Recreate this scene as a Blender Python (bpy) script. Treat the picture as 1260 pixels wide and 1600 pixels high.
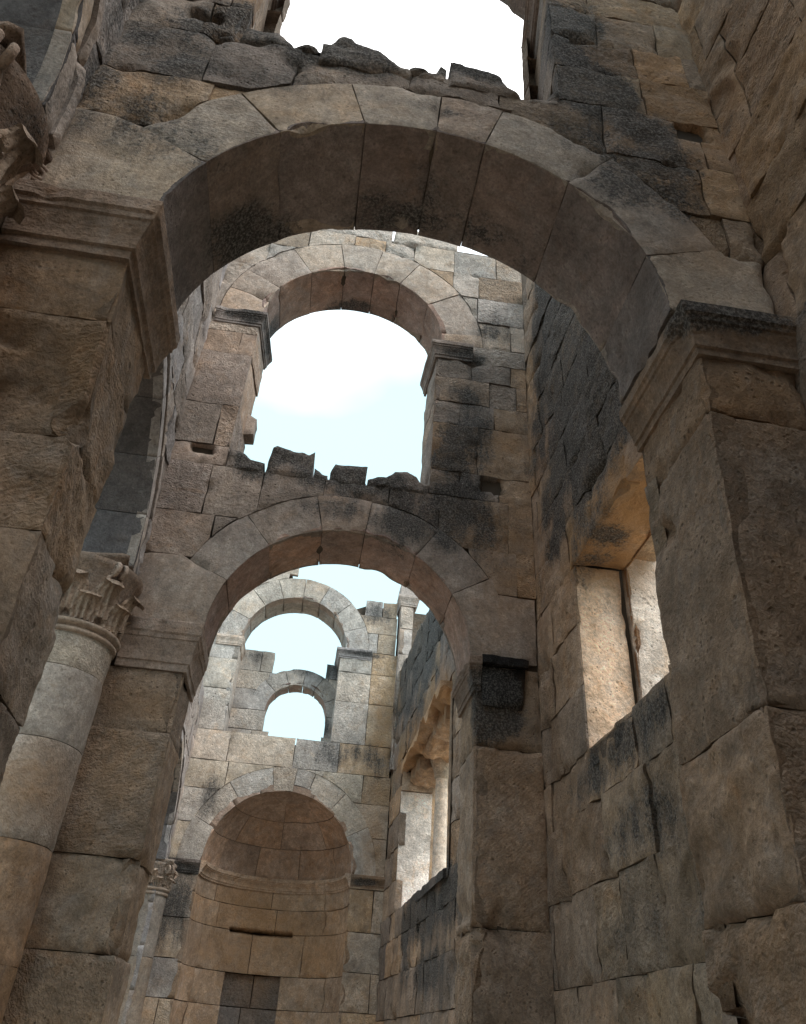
import bpy, bmesh, math, random
import numpy as np
from mathutils.geometry import delaunay_2d_cdt
from mathutils import Vector, Matrix

for o in list(bpy.data.objects): bpy.data.objects.remove(o)
S = bpy.context.scene
COL = S.collection
# ------------------------------------------------------------------ camera
F = 1205.0
cz_ = np.array([125., 1700., -F]); cz_ /= np.linalg.norm(cz_)
cy_ = np.array([-210., -840., -F]); cy_ -= cz_*(cy_@cz_); cy_ /= np.linalg.norm(cy_)
cx_ = np.cross(cy_, cz_)
cam_d = bpy.data.cameras.new('camera'); cam = bpy.data.objects.new('camera', cam_d); COL.objects.link(cam)
M = Matrix([list(cx_)+[0], list(cy_)+[0], list(cz_)+[0], [0, 0, 0, 1]])
cam.matrix_world = M
cam_d.sensor_fit = 'VERTICAL'; cam_d.sensor_height = 24.0; cam_d.lens = 24.0*F/1600.0
cam_d.clip_start = 0.05; cam_d.clip_end = 3000
S.camera = cam
# ------------------------------------------------------------------ sky, sun, exposure
SUN_EL, SUN_AZ = math.radians(45), math.radians(132)     # azimuth clockwise from +Y
W = bpy.data.worlds.new('World'); S.world = W; W.use_nodes = True
nt = W.node_tree; nt.nodes.clear()
out = nt.nodes.new('ShaderNodeOutputWorld'); bg = nt.nodes.new('ShaderNodeBackground')
sky = nt.nodes.new('ShaderNodeTexSky'); sky.sky_type = 'NISHITA'; sky.sun_disc = False
sky.sun_elevation = SUN_EL; sky.sun_rotation = SUN_AZ; sky.air_density = 1.0; sky.dust_density = 3.0
geo = nt.nodes.new('ShaderNodeTexCoord'); cn = nt.nodes.new('ShaderNodeTexNoise')
cn.inputs['Scale'].default_value = 1.1; cn.inputs['Detail'].default_value = 5
cr = nt.nodes.new('ShaderNodeMapRange'); cr.inputs[1].default_value = 0.32; cr.inputs[2].default_value = 0.62
cr.inputs[3].default_value = 0.92; cr.inputs[4].default_value = 1.0
mx = nt.nodes.new('ShaderNodeMix'); mx.data_type = 'RGBA'
# thin overcast: whiter and brighter overhead, pale cyan lower down
sxyz = nt.nodes.new('ShaderNodeSeparateXYZ'); nt.links.new(geo.outputs['Generated'], sxyz.inputs[0])
er_ = nt.nodes.new('ShaderNodeMath'); er_.operation = 'MULTIPLY_ADD'; er_.inputs[1].default_value = .5; nt.links.new(cn.outputs[0], er_.inputs[0]); nt.links.new(sxyz.outputs[2], er_.inputs[2])
em = nt.nodes.new('ShaderNodeMapRange'); em.inputs[1].default_value = .97; em.inputs[2].default_value = 1.16; nt.links.new(er_.outputs[0], em.inputs[0])
cm = nt.nodes.new('ShaderNodeMix'); cm.data_type = 'RGBA'; cm.inputs[6].default_value = (2.25, 3.2, 3.5, 1); cm.inputs[7].default_value = (9.2, 9.2, 9.3, 1)
nt.links.new(em.outputs[0], cm.inputs[0]); nt.links.new(cm.outputs[2], mx.inputs[7])
nt.links.new(geo.outputs['Generated'], cn.inputs['Vector']); nt.links.new(cn.outputs[0], cr.inputs[0])
nt.links.new(cr.outputs[0], mx.inputs[0]); nt.links.new(sky.outputs[0], mx.inputs[6])
nt.links.new(mx.outputs[2], bg.inputs['Color']); bg.inputs['Strength'].default_value = 0.11
nt.links.new(bg.outputs[0], out.inputs[0])
sd = bpy.data.lights.new('sun', 'SUN'); sd.energy = 0.75; sd.angle = math.radians(40); sd.color = (1.0, 0.95, 0.88)
sun = bpy.data.objects.new('sun', sd); COL.objects.link(sun)
dirv = Vector((math.sin(SUN_AZ)*math.cos(SUN_EL), math.cos(SUN_AZ)*math.cos(SUN_EL), math.sin(SUN_EL)))
sun.rotation_euler = dirv.to_track_quat('Z', 'Y').to_euler()
S.view_settings.view_transform = 'Standard'; S.view_settings.look = 'None'
S.view_settings.exposure = 1.8; S.view_settings.gamma = 1; S.view_settings.use_curve_mapping = False
S.cycles.max_bounces = 8; S.cycles.diffuse_bounces = 6
try: S.cycles.use_denoising = True
except Exception: pass

# ------------------------------------------------------------------ noise
rng = np.random.RandomState(7)
TAB = rng.rand(32, 32, 32).astype(np.float32)*2-1
def vnoise(p):
    i = np.floor(p).astype(int); f = p-i; f = f*f*(3-2*f); i &= 31; j = (i+1) & 31
    x, y, z = f[:, 0], f[:, 1], f[:, 2]
    def g(a, b, c): return TAB[a[:, 0], b[:, 1], c[:, 2]]
    c00 = g(i, i, i)*(1-x)+g(j, i, i)*x; c10 = g(i, j, i)*(1-x)+g(j, j, i)*x
    c01 = g(i, i, j)*(1-x)+g(j, i, j)*x; c11 = g(i, j, j)*(1-x)+g(j, j, j)*x
    return (c00*(1-y)+c10*y)*(1-z)+(c01*(1-y)+c11*y)*z
def fbm(p, s, o=3, seed=0.0):
    q = p*s+seed; a = 1.0; r = 0; t = 0
    for k in range(o):
        r = r+a*vnoise(q); t += a; a *= 0.5; q = q*2.03+11.7
    return r/t
R_ = random.Random(11)
def U(a, b): return R_.uniform(a, b)
def sm(x): x = np.clip(x, 0, 1); return x*x*(3-2*x)

# ------------------------------------------------------------------ stain map (lichen, soot, rust, plus painted shade and bounce): x,y,z,rx,ry,rz,strength
LICHEN_SHADE = [ # dark lichen / soot patches on the stone; first entry paints arcade corner shade
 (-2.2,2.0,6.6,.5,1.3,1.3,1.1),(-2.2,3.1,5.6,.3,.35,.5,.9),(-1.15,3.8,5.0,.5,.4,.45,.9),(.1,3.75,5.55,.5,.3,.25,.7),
 (.9,8.4,6.35,.9,.5,.5,0.8),(.2,8.4,6.6,.5,.5,.4,0.8),(-.8,8.4,6.75,.5,.5,.3,0.8),(1.5,8.4,6.3,.5,.4,.7,1.2),(1.5,8.4,7.2,.35,.4,.8,1.3),(.8,8.4,5.9,.5,.4,.45,1.0),(-.3,8.4,5.95,.9,.4,.2,.6),
 (2.2,8.4,9.9,.5,.4,.5,.6),(1.7,8.4,8.3,.35,.4,.5,1.0),(-1.4,8.4,6.6,.3,.4,.3,1.0),(2.66,6.9,9.2,.4,1.5,1.5,1.2),(.5,2.9,5.9,.9,.4,.12,.6),
 (1.4,2.9,7.3,.5,.4,.6,1.3),(-1.2,2.9,6.75,.7,.5,.35,1.1),(-1.9,2.9,6.3,.7,.5,.4,.7),(2.3,2.9,6.3,.4,.4,.35,1.0),
 (.3,8.4,6.5,1.5,.6,.35,.85),(-1.3,8.4,6.6,.8,.6,.4,.75),(.9,8.4,5.75,.6,.5,.5,.6),(1.8,8.4,7.6,.45,.5,1.0,.85),(1.6,8.3,8.9,.5,.5,.5,.75),
 (2.1,8.4,6.0,.5,.5,.6,.6),(1.75,8.3,9.2,.5,.4,.16,1.3),(-1.9,8.3,9.35,.5,.4,.14,1.1),(-1.5,9.2,9.7,.4,.5,.5,1.2),(-.4,9.4,10.9,.5,.3,.3,1.0),
 (2.66,6.5,7.4,.5,1.7,2.6,1.6),(2.66,5.8,6.2,.5,1.2,1.2,1.6),(2.66,7.6,8.8,.4,1.2,1.6,.9),(2.66,5.9,5.6,.4,1.0,.75,1.3),(2.66,8.0,6.9,.3,.4,1.0,.5),(2.66,3.6,7.3,.4,.7,1.8,.6),
 (1.6,2.9,6.8,.6,.5,.6,1.5),(1.5,2.9,5.9,.5,.4,.35,.8),(2.0,2.9,5.7,.5,.4,.3,.9),(2.0,2.9,6.2,.5,.5,.35,1.),(1.5,2.9,7.9,.45,.5,1.0,1.15),(.4,2.9,6.6,1.2,.5,.22,1.2),(-.6,2.9,6.5,.9,.5,.3,1.),(-1.5,2.9,6.55,.9,.5,.4,.8),
 (-1.45,2.9,5.9,.8,.5,.3,.7),(-1.7,2.95,5.0,.8,.4,.5,.5),(1.9,2.9,5.3,.6,.4,.35,.7),(2.15,2.8,3.85,.5,.3,.14,1.5),
 (-.95,3.75,5.05,.5,.4,.6,.9),(.2,3.6,5.6,.8,.4,.3,.35),(.9,3.7,5.4,.7,.4,.4,.45),
 (2.1,8.4,3.55,.42,.4,.52,1.7),(2.4,15.5,8.0,.6,5.0,1.5,1.2),(2.4,17.5,6.8,.5,2.0,1.0,.6),(2.5,6.2,2.3,.4,1.6,.3,.9),(2.6,6,1.6,.3,1.2,.3,.6),(2.6,6.2,.9,.3,1.4,.3,.5),
 (2.45,14.5,2.1,.3,3.5,.6,1.1),(2.45,14.5,1.2,.3,3.5,.5,.7),
 (1.0,19.9,6.3,1.6,.5,.45,.55),(1.3,19.9,9.15,.8,.4,.12,.9),(1.5,19.9,10.5,.6,.4,.4,.6),(-2.6,19.9,3.3,.6,.4,.12,1.4),(-2.7,19.9,2.4,.5,.4,1.2,.8),(1.7,19.9,3.35,.5,.4,.1,1.0),(-2.3,19.9,4.9,.35,.4,.9,.6),
 (.4,21,9.0,.6,.4,.4,.8),(-.5,21,8.9,.9,.4,.2,.5),(-1.8,21,9.2,.6,.4,.2,.5),(.3,21,7.4,.3,.5,.4,.9),
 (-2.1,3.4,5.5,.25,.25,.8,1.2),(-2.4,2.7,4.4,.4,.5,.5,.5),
]
RUST_BOUNCE = [ # warm iron stained stone; first two entries paint jamb bounce on the lintel
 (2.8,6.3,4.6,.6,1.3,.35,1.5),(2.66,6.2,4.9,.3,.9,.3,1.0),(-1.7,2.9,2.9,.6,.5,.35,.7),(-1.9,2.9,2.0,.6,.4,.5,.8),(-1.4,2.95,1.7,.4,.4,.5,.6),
 (1.9,19.9,7.2,.45,.5,1.3,.9),(1.9,19.9,5.5,.45,.5,.9,.7),(1.9,20,4.3,.4,.6,.9,.6),(-.4,21.5,2.2,2.0,2.2,1.3,.75),(2.3,17.5,6.0,.5,2.2,.8,1.0),(2.5,14.4,5.8,.5,1.2,.9,1.2),
 (-1.9,8.4,3.0,.5,.5,.22,.6),(-1.9,8.4,2.3,.3,.4,.5,.4),(2.2,8.4,2.9,.5,.4,.4,.5),(2.3,8.4,5.2,.5,.4,.9,.5),(2.3,8.4,7.5,.45,.4,.4,.5),(-2.6,8.0,1.9,.6,.6,.4,.8),(2.66,3.4,5.6,.5,1.2,1.6,.45),(2.3,2.9,5.6,.6,.4,1.0,.5),
 (2.66,8,3.,.4,1.,2.,.35),(2.3,2.9,3.2,.5,.4,.3,.5),(2.35,2.9,1.9,.5,.5,.3,.4),
]
def blobs(p, L, seed):
    r = np.zeros(len(p)); n = None
    for (x, y, z, a, b, c, s) in L:
        d = np.sqrt(((p[:, 0]-x)/a)**2+((p[:, 1]-y)/b)**2+((p[:, 2]-z)/c)**2)
        m = d < 1.8
        if m.any():
            if n is None: n = fbm(p, 1.7, 4, seed)
            v = np.clip(1.25-d+0.75*n, 0, 1)*s
            r = np.maximum(r, v)
    return np.clip(r, 0, 1)

# ------------------------------------------------------------------ materials
def mat_stone(name, tint=(1.19, 1.07, 1.03), rough=0.92, bump=0.5, pits=1.0, spots=1.0, drill=0):
    m = bpy.data.materials.new(name); m.use_nodes = True; n = m.node_tree; N = n.nodes; L = n.links
    b = N['Principled BSDF']; b.inputs['Roughness'].default_value = rough
    b.inputs['Specular IOR Level'].default_value = 0.15
    tc = N.new('ShaderNodeTexCoord')
    at = N.new('ShaderNodeAttribute'); at.attribute_name = 'bcol'
    st = N.new('ShaderNodeAttribute'); st.attribute_name = 'stain_light'
    sep = N.new('ShaderNodeSeparateColor'); L.new(st.outputs['Color'], sep.inputs[0])
    def noise(s, d=4, r=.6, dist=0.0):
        q = N.new('ShaderNodeTexNoise'); q.inputs['Scale'].default_value = s; q.inputs['Detail'].default_value = d
        q.inputs['Roughness'].default_value = r; q.inputs['Distortion'].default_value = dist
        L.new(tc.outputs['Object'], q.inputs['Vector']); return q
    def mr(src, a, c, lo, hi):
        q = N.new('ShaderNodeMapRange'); q.inputs[1].default_value = a; q.inputs[2].default_value = c
        q.inputs[3].default_value = lo; q.inputs[4].default_value = hi; L.new(src, q.inputs[0]); return q.outputs[0]
    def mixc(mode, fac, A, B):
        q = N.new('ShaderNodeMix'); q.data_type = 'RGBA'; q.blend_type = mode
        for i, v in ((0, fac), (6, A), (7, B)):
            if hasattr(v, 'is_linked') or hasattr(v, 'links'): L.new(v, q.inputs[i])
            else: q.inputs[i].default_value = v if i == 0 else (v[0], v[1], v[2], 1)
        return q.outputs[2]
    def math_(op, a, b_=None):
        q = N.new('ShaderNodeMath'); q.operation = op
        for i, v in enumerate((a, b_)):
            if v is None: continue
            if isinstance(v, (int, float)): q.inputs[i].default_value = v
            else: L.new(v, q.inputs[i])
        return q.outputs[0]
    rnd = sep.outputs[2]
    cv = N.new('ShaderNodeCombineXYZ')
    for i, k in enumerate((17., 31., 23.)): L.new(math_('MULTIPLY', rnd, k), cv.inputs[i])
    va = N.new('ShaderNodeVectorMath'); va.operation = 'ADD'; L.new(tc.outputs['Object'], va.inputs[0]); L.new(cv.outputs[0], va.inputs[1])
    def own(q): L.new(va.outputs[0], q.inputs['Vector']); return q          # every block has its own piece of the pattern
    r2 = math_('FRACT', math_('MULTIPLY', rnd, 7.31)); r3 = math_('FRACT', math_('MULTIPLY', rnd, 13.7))
    n1 = noise(1.1, 6, .68, .5); n2 = own(noise(6.5, 6, .74, .4)); n3 = own(noise(48, 4, .7)); n4 = own(noise(3.0, 6, .75, 1.2)); n7 = own(noise(19, 5, .75, .8))
    c = mixc('MULTIPLY', 1.0, at.outputs['Color'], tint)
    hs = N.new('ShaderNodeHueSaturation'); L.new(c, hs.inputs['Color'])
    val = math_('MULTIPLY', mr(n1.outputs[0], .3, .7, .70, 1.26), mr(n2.outputs[0], .3, .7, .68, 1.30))
    val = math_('MULTIPLY', val, mr(n7.outputs[0], .3, .7, .72, 1.26)); val = math_('MULTIPLY', val, mr(n3.outputs[0], .3, .7, .80, 1.20))
    L.new(val, hs.inputs['Value']); L.new(mr(n4.outputs[0], .3, .7, .70, 1.20), hs.inputs['Saturation'])
    c = hs.outputs[0]
    # grey patches, warm patches
    c = mixc('MIX', math_('MULTIPLY', mr(n4.outputs[0], .52, .64, 0, .34*spots), mr(r2, .2, .8, .3, 1)), c, (.25, .235, .22))
    n5 = noise(2.1, 6, .75, .8); c = mixc('MULTIPLY', mr(n5.outputs[0], .54, .66, 0, .5*spots), c, (1.0, .80, .60))
    # patina: sooty blotches and runs coming down from the ledges
    mp = N.new('ShaderNodeMapping'); mp.inputs['Scale'].default_value = (3.4, 3.4, .55); L.new(tc.outputs['Object'], mp.inputs['Vector'])
    ns = N.new('ShaderNodeTexNoise'); ns.inputs['Scale'].default_value = 1.0; ns.inputs['Detail'].default_value = 6; ns.inputs['Roughness'].default_value = .7; L.new(mp.outputs[0], ns.inputs['Vector'])
    pt = noise(.75, 7, .78, .6)
    pf = math_('MULTIPLY', mr(pt.outputs[0], .50, .66, 0, 1), mr(n7.outputs[0], .35, .6, .35, 1))
    pf = math_('MAXIMUM', pf, math_('MULTIPLY', mr(ns.outputs[0], .56, .70, 0, .8), mr(n2.outputs[0], .35, .6, .4, 1)))
    c = mixc('MIX', math_('MULTIPLY', pf, .50*spots), c, (.075, .068, .062))
    # pale scuffs / mortar smears
    n6 = own(noise(5.0, 7, .82, 2.2)); c = mixc('MIX', mr(n6.outputs[0], .66, .72, 0, .6*spots), c, (.56, .49, .41))
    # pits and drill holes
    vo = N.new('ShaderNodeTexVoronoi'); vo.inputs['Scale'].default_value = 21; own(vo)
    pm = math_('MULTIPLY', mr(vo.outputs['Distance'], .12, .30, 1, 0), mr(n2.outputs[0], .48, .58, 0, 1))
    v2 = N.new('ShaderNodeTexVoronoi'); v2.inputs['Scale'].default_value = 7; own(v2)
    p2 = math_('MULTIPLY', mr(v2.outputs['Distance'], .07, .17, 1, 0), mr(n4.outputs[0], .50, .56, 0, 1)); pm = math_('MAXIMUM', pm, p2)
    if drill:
        v3_ = N.new('ShaderNodeTexVoronoi'); v3_.inputs['Scale'].default_value = drill; own(v3_); pm = math_('MAXIMUM', pm, mr(v3_.outputs['Distance'], .12, .24, 1, 0))  # drill holes: their inner shade painted in as dark spots
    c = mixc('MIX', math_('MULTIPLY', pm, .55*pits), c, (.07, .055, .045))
    # iron staining with painted bounce, then lichen with painted shade (dark with pale specks)
    rf = math_('MULTIPLY', sep.outputs[1], mr(n2.outputs[0], .3, .62, .35, 1.0))
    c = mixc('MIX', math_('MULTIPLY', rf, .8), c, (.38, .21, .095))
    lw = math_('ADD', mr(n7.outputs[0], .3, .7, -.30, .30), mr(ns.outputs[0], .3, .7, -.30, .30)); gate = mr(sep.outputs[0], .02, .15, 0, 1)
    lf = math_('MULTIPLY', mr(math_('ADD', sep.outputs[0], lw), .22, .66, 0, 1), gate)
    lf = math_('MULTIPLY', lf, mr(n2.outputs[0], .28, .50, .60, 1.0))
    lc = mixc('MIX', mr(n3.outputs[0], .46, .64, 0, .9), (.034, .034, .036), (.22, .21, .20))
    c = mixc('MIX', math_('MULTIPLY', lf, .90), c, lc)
    L.new(c, b.inputs['Base Color'])
    vh = N.new('ShaderNodeTexVoronoi'); vh.inputs['Scale'].default_value = 17; own(vh)
    h = math_('ADD', math_('MULTIPLY', n2.outputs[0], 1.0), math_('MULTIPLY', n3.outputs[0], .55)); h = math_('ADD', h, math_('MULTIPLY', math_('MULTIPLY', vh.outputs['Distance'], .9*pits), r3))
    h = math_('ADD', h, math_('MULTIPLY', n7.outputs[0], 1.0)); h = math_('SUBTRACT', h, math_('MULTIPLY', pm, .8*pits))
    wr = N.new('ShaderNodeVectorRotate'); wr.rotation_type = 'EULER_XYZ'; L.new(va.outputs[0], wr.inputs['Vector'])
    cr_ = N.new('ShaderNodeCombineXYZ'); L.new(math_('MULTIPLY', r3, 3.1), cr_.inputs[0]); L.new(math_('MULTIPLY', r2, 3.1), cr_.inputs[1]); L.new(math_('MULTIPLY', rnd, 3.1), cr_.inputs[2]); L.new(cr_.outputs[0], wr.inputs['Rotation'])
    wt = N.new('ShaderNodeTexWave'); wt.inputs['Scale'].default_value = 9; wt.inputs['Distortion'].default_value = 9; wt.inputs['Detail'].default_value = 3; wt.inputs['Detail Scale'].default_value = 2.5; L.new(wr.outputs[0], wt.inputs['Vector'])
    h = math_('ADD', h, math_('MULTIPLY', math_('MULTIPLY', wt.outputs[1], .30*pits), mr(r3, .55, .8, 0, 1)))
    bp = N.new('ShaderNodeBump'); bp.inputs['Distance'].default_value = .045; L.new(mr(r2, 0, 1, bump*.6, bump*1.35), bp.inputs['Strength'])
    L.new(h, bp.inputs['Height']); L.new(bp.outputs[0], b.inputs['Normal'])
    return m
STONE = mat_stone('rough limestone', bump=.62)
DRESSED = mat_stone('dressed limestone', bump=.4, pits=.7, spots=.6)
PALESTONE = mat_stone('pale weathered limestone', tint=(1.10, 1.06, 1.06), bump=.5, spots=.8)
SOOT = mat_stone('soot black stone', tint=(.8, .8, .85), bump=.7, spots=0.0, pits=.4)
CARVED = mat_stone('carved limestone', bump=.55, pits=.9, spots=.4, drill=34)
def mat_plain(name, col, s=3):
    m = bpy.data.materials.new(name); m.use_nodes = True; N = m.node_tree.nodes; L = m.node_tree.links
    b = N['Principled BSDF']; b.inputs['Roughness'].default_value = .95
    q = N.new('ShaderNodeTexNoise'); q.inputs['Scale'].default_value = s; q.inputs['Detail'].default_value = 8
    tc = N.new('ShaderNodeTexCoord'); L.new(tc.outputs['Object'], q.inputs['Vector'])
    r = N.new('ShaderNodeValToRGB'); r.color_ramp.elements[0].position = .3; r.color_ramp.elements[1].position = .7
    r.color_ramp.elements[0].color = (col[0]*.6, col[1]*.6, col[2]*.6, 1); r.color_ramp.elements[1].color = (*col, 1)
    L.new(q.outputs[0], r.inputs[0]); L.new(r.outputs[0], b.inputs['Base Color'])
    bp = N.new('ShaderNodeBump'); bp.inputs['Strength'].default_value = .6; L.new(q.outputs[0], bp.inputs['Height']); L.new(bp.outputs[0], b.inputs['Normal'])
    return m
MORTAR = mat_plain('earthy rubble core', (.10, .075, .055), 6)
EARTH = mat_plain('dry earth', (.46, .40, .31), 1.5)

# ------------------------------------------------------------------ mesh builder
class MB:
    def __init__(s): s.v = []; s.f = []; s.c = []; s.r = []; s.n = 0
    def add(s, verts, faces, col):
        verts = np.asarray(verts, float); s.v.append(verts)
        s.f.extend([tuple(int(i)+s.n for i in f) for f in faces])
        col = np.asarray(col, float)
        s.c.append(np.tile(col, (len(verts), 1)) if col.ndim == 1 else col); s.n += len(verts); s.r.append(np.full(len(verts), R_.random()))
    def build(s, name, mat, parent=None, smooth=True):
        V = np.concatenate(s.v); C = np.concatenate(s.c)
        me = bpy.data.meshes.new(name); me.from_pydata(V.tolist(), [], s.f); me.update()
        a = me.color_attributes.new('bcol', 'FLOAT_COLOR', 'POINT')
        a.data.foreach_set('color', np.hstack([C, np.ones((len(C), 1))]).astype(np.float32).ravel())
        st = np.zeros((len(V), 4), np.float32); st[:, 0] = blobs(V, LICHEN_SHADE, 3.); st[:, 1] = blobs(V, RUST_BOUNCE, 9.); st[:, 2] = np.concatenate(s.r); st[:, 3] = 1
        b = me.color_attributes.new('stain_light', 'FLOAT_COLOR', 'POINT'); b.data.foreach_set('color', st.ravel())
        me.polygons.foreach_set('use_smooth', [smooth]*len(me.polygons))
        me.materials.append(mat)
        o = bpy.data.objects.new(name, me); COL.objects.link(o)
        if parent:
            o.parent = parent; o.location = -Vector(parent.location) if parent.type == 'EMPTY' else (0, 0, 0)
        return o
def thing(name, loc, label, cat, group=None):
    o = bpy.data.objects.new(name, None); COL.objects.link(o); o.location = loc; o.empty_display_size = .3
    o['label'] = label; o['category'] = cat; o['kind'] = 'thing'
    if group: o['group'] = group
    return o
def subempty_ok(o): return o

def resample(poly, step):
    out = []; n = len(poly)
    for i in range(n):
        a = np.array(poly[i]); b = np.array(poly[(i+1) % n]); L = np.hypot(*(b-a)); k = max(1, int(math.ceil(L/step)))
        for j in range(k): out.append(a+(b-a)*j/k)
    return np.array(out)
def segdist(P, B):
    a = B; b = np.roll(B, -1, 0); d = b-a; L2 = (d**2).sum(1)+1e-12
    w = P[:, None, :]-a[None]; t = np.clip((w*d[None]).sum(2)/L2, 0, 1)
    q = w-t[..., None]*d[None]; return np.sqrt((q**2).sum(2).min(1))
def inside(P, B):
    x, y = P[:, 0][:, None], P[:, 1][:, None]; a = B; b = np.roll(B, -1, 0)
    c = (a[:, 1] > y) != (b[:, 1] > y)
    xi = (b[:, 0]-a[:, 0])*(y-a[:, 1])/(b[:, 1]-a[:, 1]+1e-15)+a[:, 0]
    return ((c & (x < xi)).sum(1) % 2) == 1
def vary(c, a=.10):
    g = 1+U(-a, a); w = U(-.05, .05); return np.array([c[0]*g*(1+w), c[1]*g, c[2]*g*(1-w*1.3)])
seedc = [0]
def panel(mb, poly, P, col, gap=.006, rough=.010, off=None, edge=.012, edged=.006, depth=.16, taper=.02, tilt=.005,
          chip=1.0, step=None, holes=(), jit=.003, var=.10, tool=0.0, backcap=False):
    """one stone: a polygon in wall coordinates (u,v) mapped by P(u,v,h) with a real weathered face"""
    poly = np.array(poly, float)
    c0 = poly.mean(0); w0 = np.array(P(np.array([c0[0]]), np.array([c0[1]]), np.array([0.]))).T[0]
    dist = np.linalg.norm(w0)
    if step is None:
        step = min(.16, max(.022, .0062*dist))
        if w0[2] < -.1 or w0[1] < 1.2: step = .14
    gap = max(gap, dist*.00055)
    B = resample(poly, step)
    # drop duplicates
    keep = [0]
    for i in range(1, len(B)):
        if np.hypot(*(B[i]-B[keep[-1]])) > step*.25: keep.append(i)
    if len(keep) > 2 and np.hypot(*(B[keep[-1]]-B[0])) < step*.25: keep.pop()
    B = B[keep]
    if len(B) < 4: return
    area = .5*np.sum(B[:, 0]*np.roll(B[:, 1], -1)-np.roll(B[:, 0], -1)*B[:, 1])
    if abs(area) < .006: return
    if area < 0: B = B[::-1].copy()
    t = np.roll(B, -1, 0)-np.roll(B, 1, 0); t /= (np.linalg.norm(t, axis=1)[:, None]+1e-9)
    nrm = np.stack([-t[:, 1], t[:, 0]], 1)   # inward for CCW
    W3 = np.array(P(B[:, 0], B[:, 1], np.zeros(len(B)))).T
    jj = fbm(W3, 6.0, 3, 5.1)*jit*1.6 + np.abs(fbm(W3, 2.0, 2, 2.2))*jit
    B = B+nrm*(gap*.5+np.clip(jj, -gap*.4, 1))[:, None]
    lo = B.min(0); hi = B.max(0)
    gx = np.arange(lo[0]+step*.5, hi[0], step); gy = np.arange(lo[1]+step*.5, hi[1], step*.9)
    Q = np.empty((0, 2))
    if len(gx) and len(gy):
        X, Y = np.meshgrid(gx, gy); X = X+(np.arange(len(gy)) % 2)[:, None]*step*.5
        Q = np.stack([X.ravel(), Y.ravel()], 1); Q += rng.uniform(-.16, .16, Q.shape)*step
        Q = Q[inside(Q, B)]
        if len(Q): Q = Q[segdist(Q, B) > step*.42]
    A = np.vstack([B, Q]); nb = len(B)
    r = delaunay_2d_cdt([Vector(p) for p in A.tolist()], [], [list(range(nb))], 1, 1e-6)
    V2 = np.array([list(p) for p in r[0]]); T = r[2]
    if len(T) == 0: return
    T = [list(f) for f in T if len(f) == 3]
    if not T: return
    tri = np.array(T)
    a2 = V2[tri]; ar = (a2[:, 1, 0]-a2[:, 0, 0])*(a2[:, 2, 1]-a2[:, 0, 1])-(a2[:, 2, 0]-a2[:, 0, 0])*(a2[:, 1, 1]-a2[:, 0, 1])
    tri = tri[np.abs(ar) > 1e-9]; ar = ar[np.abs(ar) > 1e-9]
    tri[ar < 0] = tri[ar < 0][:, ::-1]
    d = segdist(V2, B)
    W3 = np.array(P(V2[:, 0], V2[:, 1], np.zeros(len(V2)))).T
    seedc[0] += 1; sd_ = seedc[0]*.37 % 29
    if off is None: off = U(-.006, .006) if U(0, 1) < .75 else U(-.02, .015)
    h = off+rough*(fbm(W3, 5.5, 4, sd_)*1.3+.6*fbm(W3, 1.6, 2, sd_+3))
    if tool: h = h+tool*np.abs(np.sin((W3[:, 0]+W3[:, 1]*.7+W3[:, 2]*.8)*60+6*vnoise(W3*4)))
    cc = V2.mean(0); h = h+tilt*(U(-1, 1)*(V2[:, 0]-cc[0])+U(-1, 1)*(V2[:, 1]-cc[1]))
    edged = edged*U(.25, 1.5); ew = edge*(1+.9*fbm(W3, 4., 2, sd_+7)); h = h-edged*(1-np.clip(d/np.maximum(ew, .004), 0, 1))**2
    ch = np.clip(fbm(W3, 2.6, 3, 1.3)-.16, 0, 1)*3.0*chip
    h = h-ch*.05*np.exp(-d/.045)
    er = np.clip(fbm(W3, 1.1, 3, 8.8)-.22, 0, 1)*chip; h = h-er*.10*sm(.5+4*fbm(W3, 3.3, 2, 4.4))
    colv = np.tile(vary(col, var), (len(V2), 1))
    for (ua, ub, va, vb, dep) in holes:
        m = np.minimum(np.minimum(V2[:, 0]-ua, ub-V2[:, 0]), np.minimum(V2[:, 1]-va, vb-V2[:, 1]))
        k = sm(m/.03+.3); h = h-dep*k; colv = colv*(1-.8*k)[:, None]
    W = np.array(P(V2[:, 0], V2[:, 1], h)).T
    # orientation
    f0 = tri[len(tri)//2]; nn = np.cross(W3[f0[1]]-W3[f0[0]], W3[f0[2]]-W3[f0[0]])
    up = np.array(P(V2[f0[:1], 0], V2[f0[:1], 1], np.array([.1]))).T[0]-W3[f0[0]]
    if nn@up < 0: tri = tri[:, ::-1]
    cnt = {}
    for a, b, c in tri.tolist():
        for e in ((a, b), (b, c), (c, a)): cnt[e] = 1
    bd = [e for e in cnt if (e[1], e[0]) not in cnt]
    ids = sorted({i for e in bd for i in e}); idx = {v: k for k, v in enumerate(ids)}
    ins = V2[ids]; dc = cc-ins; dc /= (np.linalg.norm(dc, axis=1)[:, None]+1e-9)
    s2 = ins+dc*taper; WS = np.array(P(s2[:, 0], s2[:, 1], np.full(len(ids), -depth))).T
    n0 = len(W); faces = [tuple(f) for f in tri.tolist()]
    nb2 = len(ids)
    for a, b in bd: faces.append((n0+nb2+idx[b], n0+nb2+idx[a], n0+idx[a], n0+idx[b]))
    if backcap:
        nxt = {b: a for a, b in bd}; s = ids[0]; loop = [s]; q = nxt.get(s)
        while q is not None and q != s and len(loop) < 5000: loop.append(q); q = nxt.get(q)
        if len(loop) > 2: faces.append(tuple(n0+idx[i] for i in loop))
    CS = colv[ids]*.75
    mb.add(np.vstack([W, WS, W[ids]]), faces, np.vstack([colv, CS, CS]))

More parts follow.
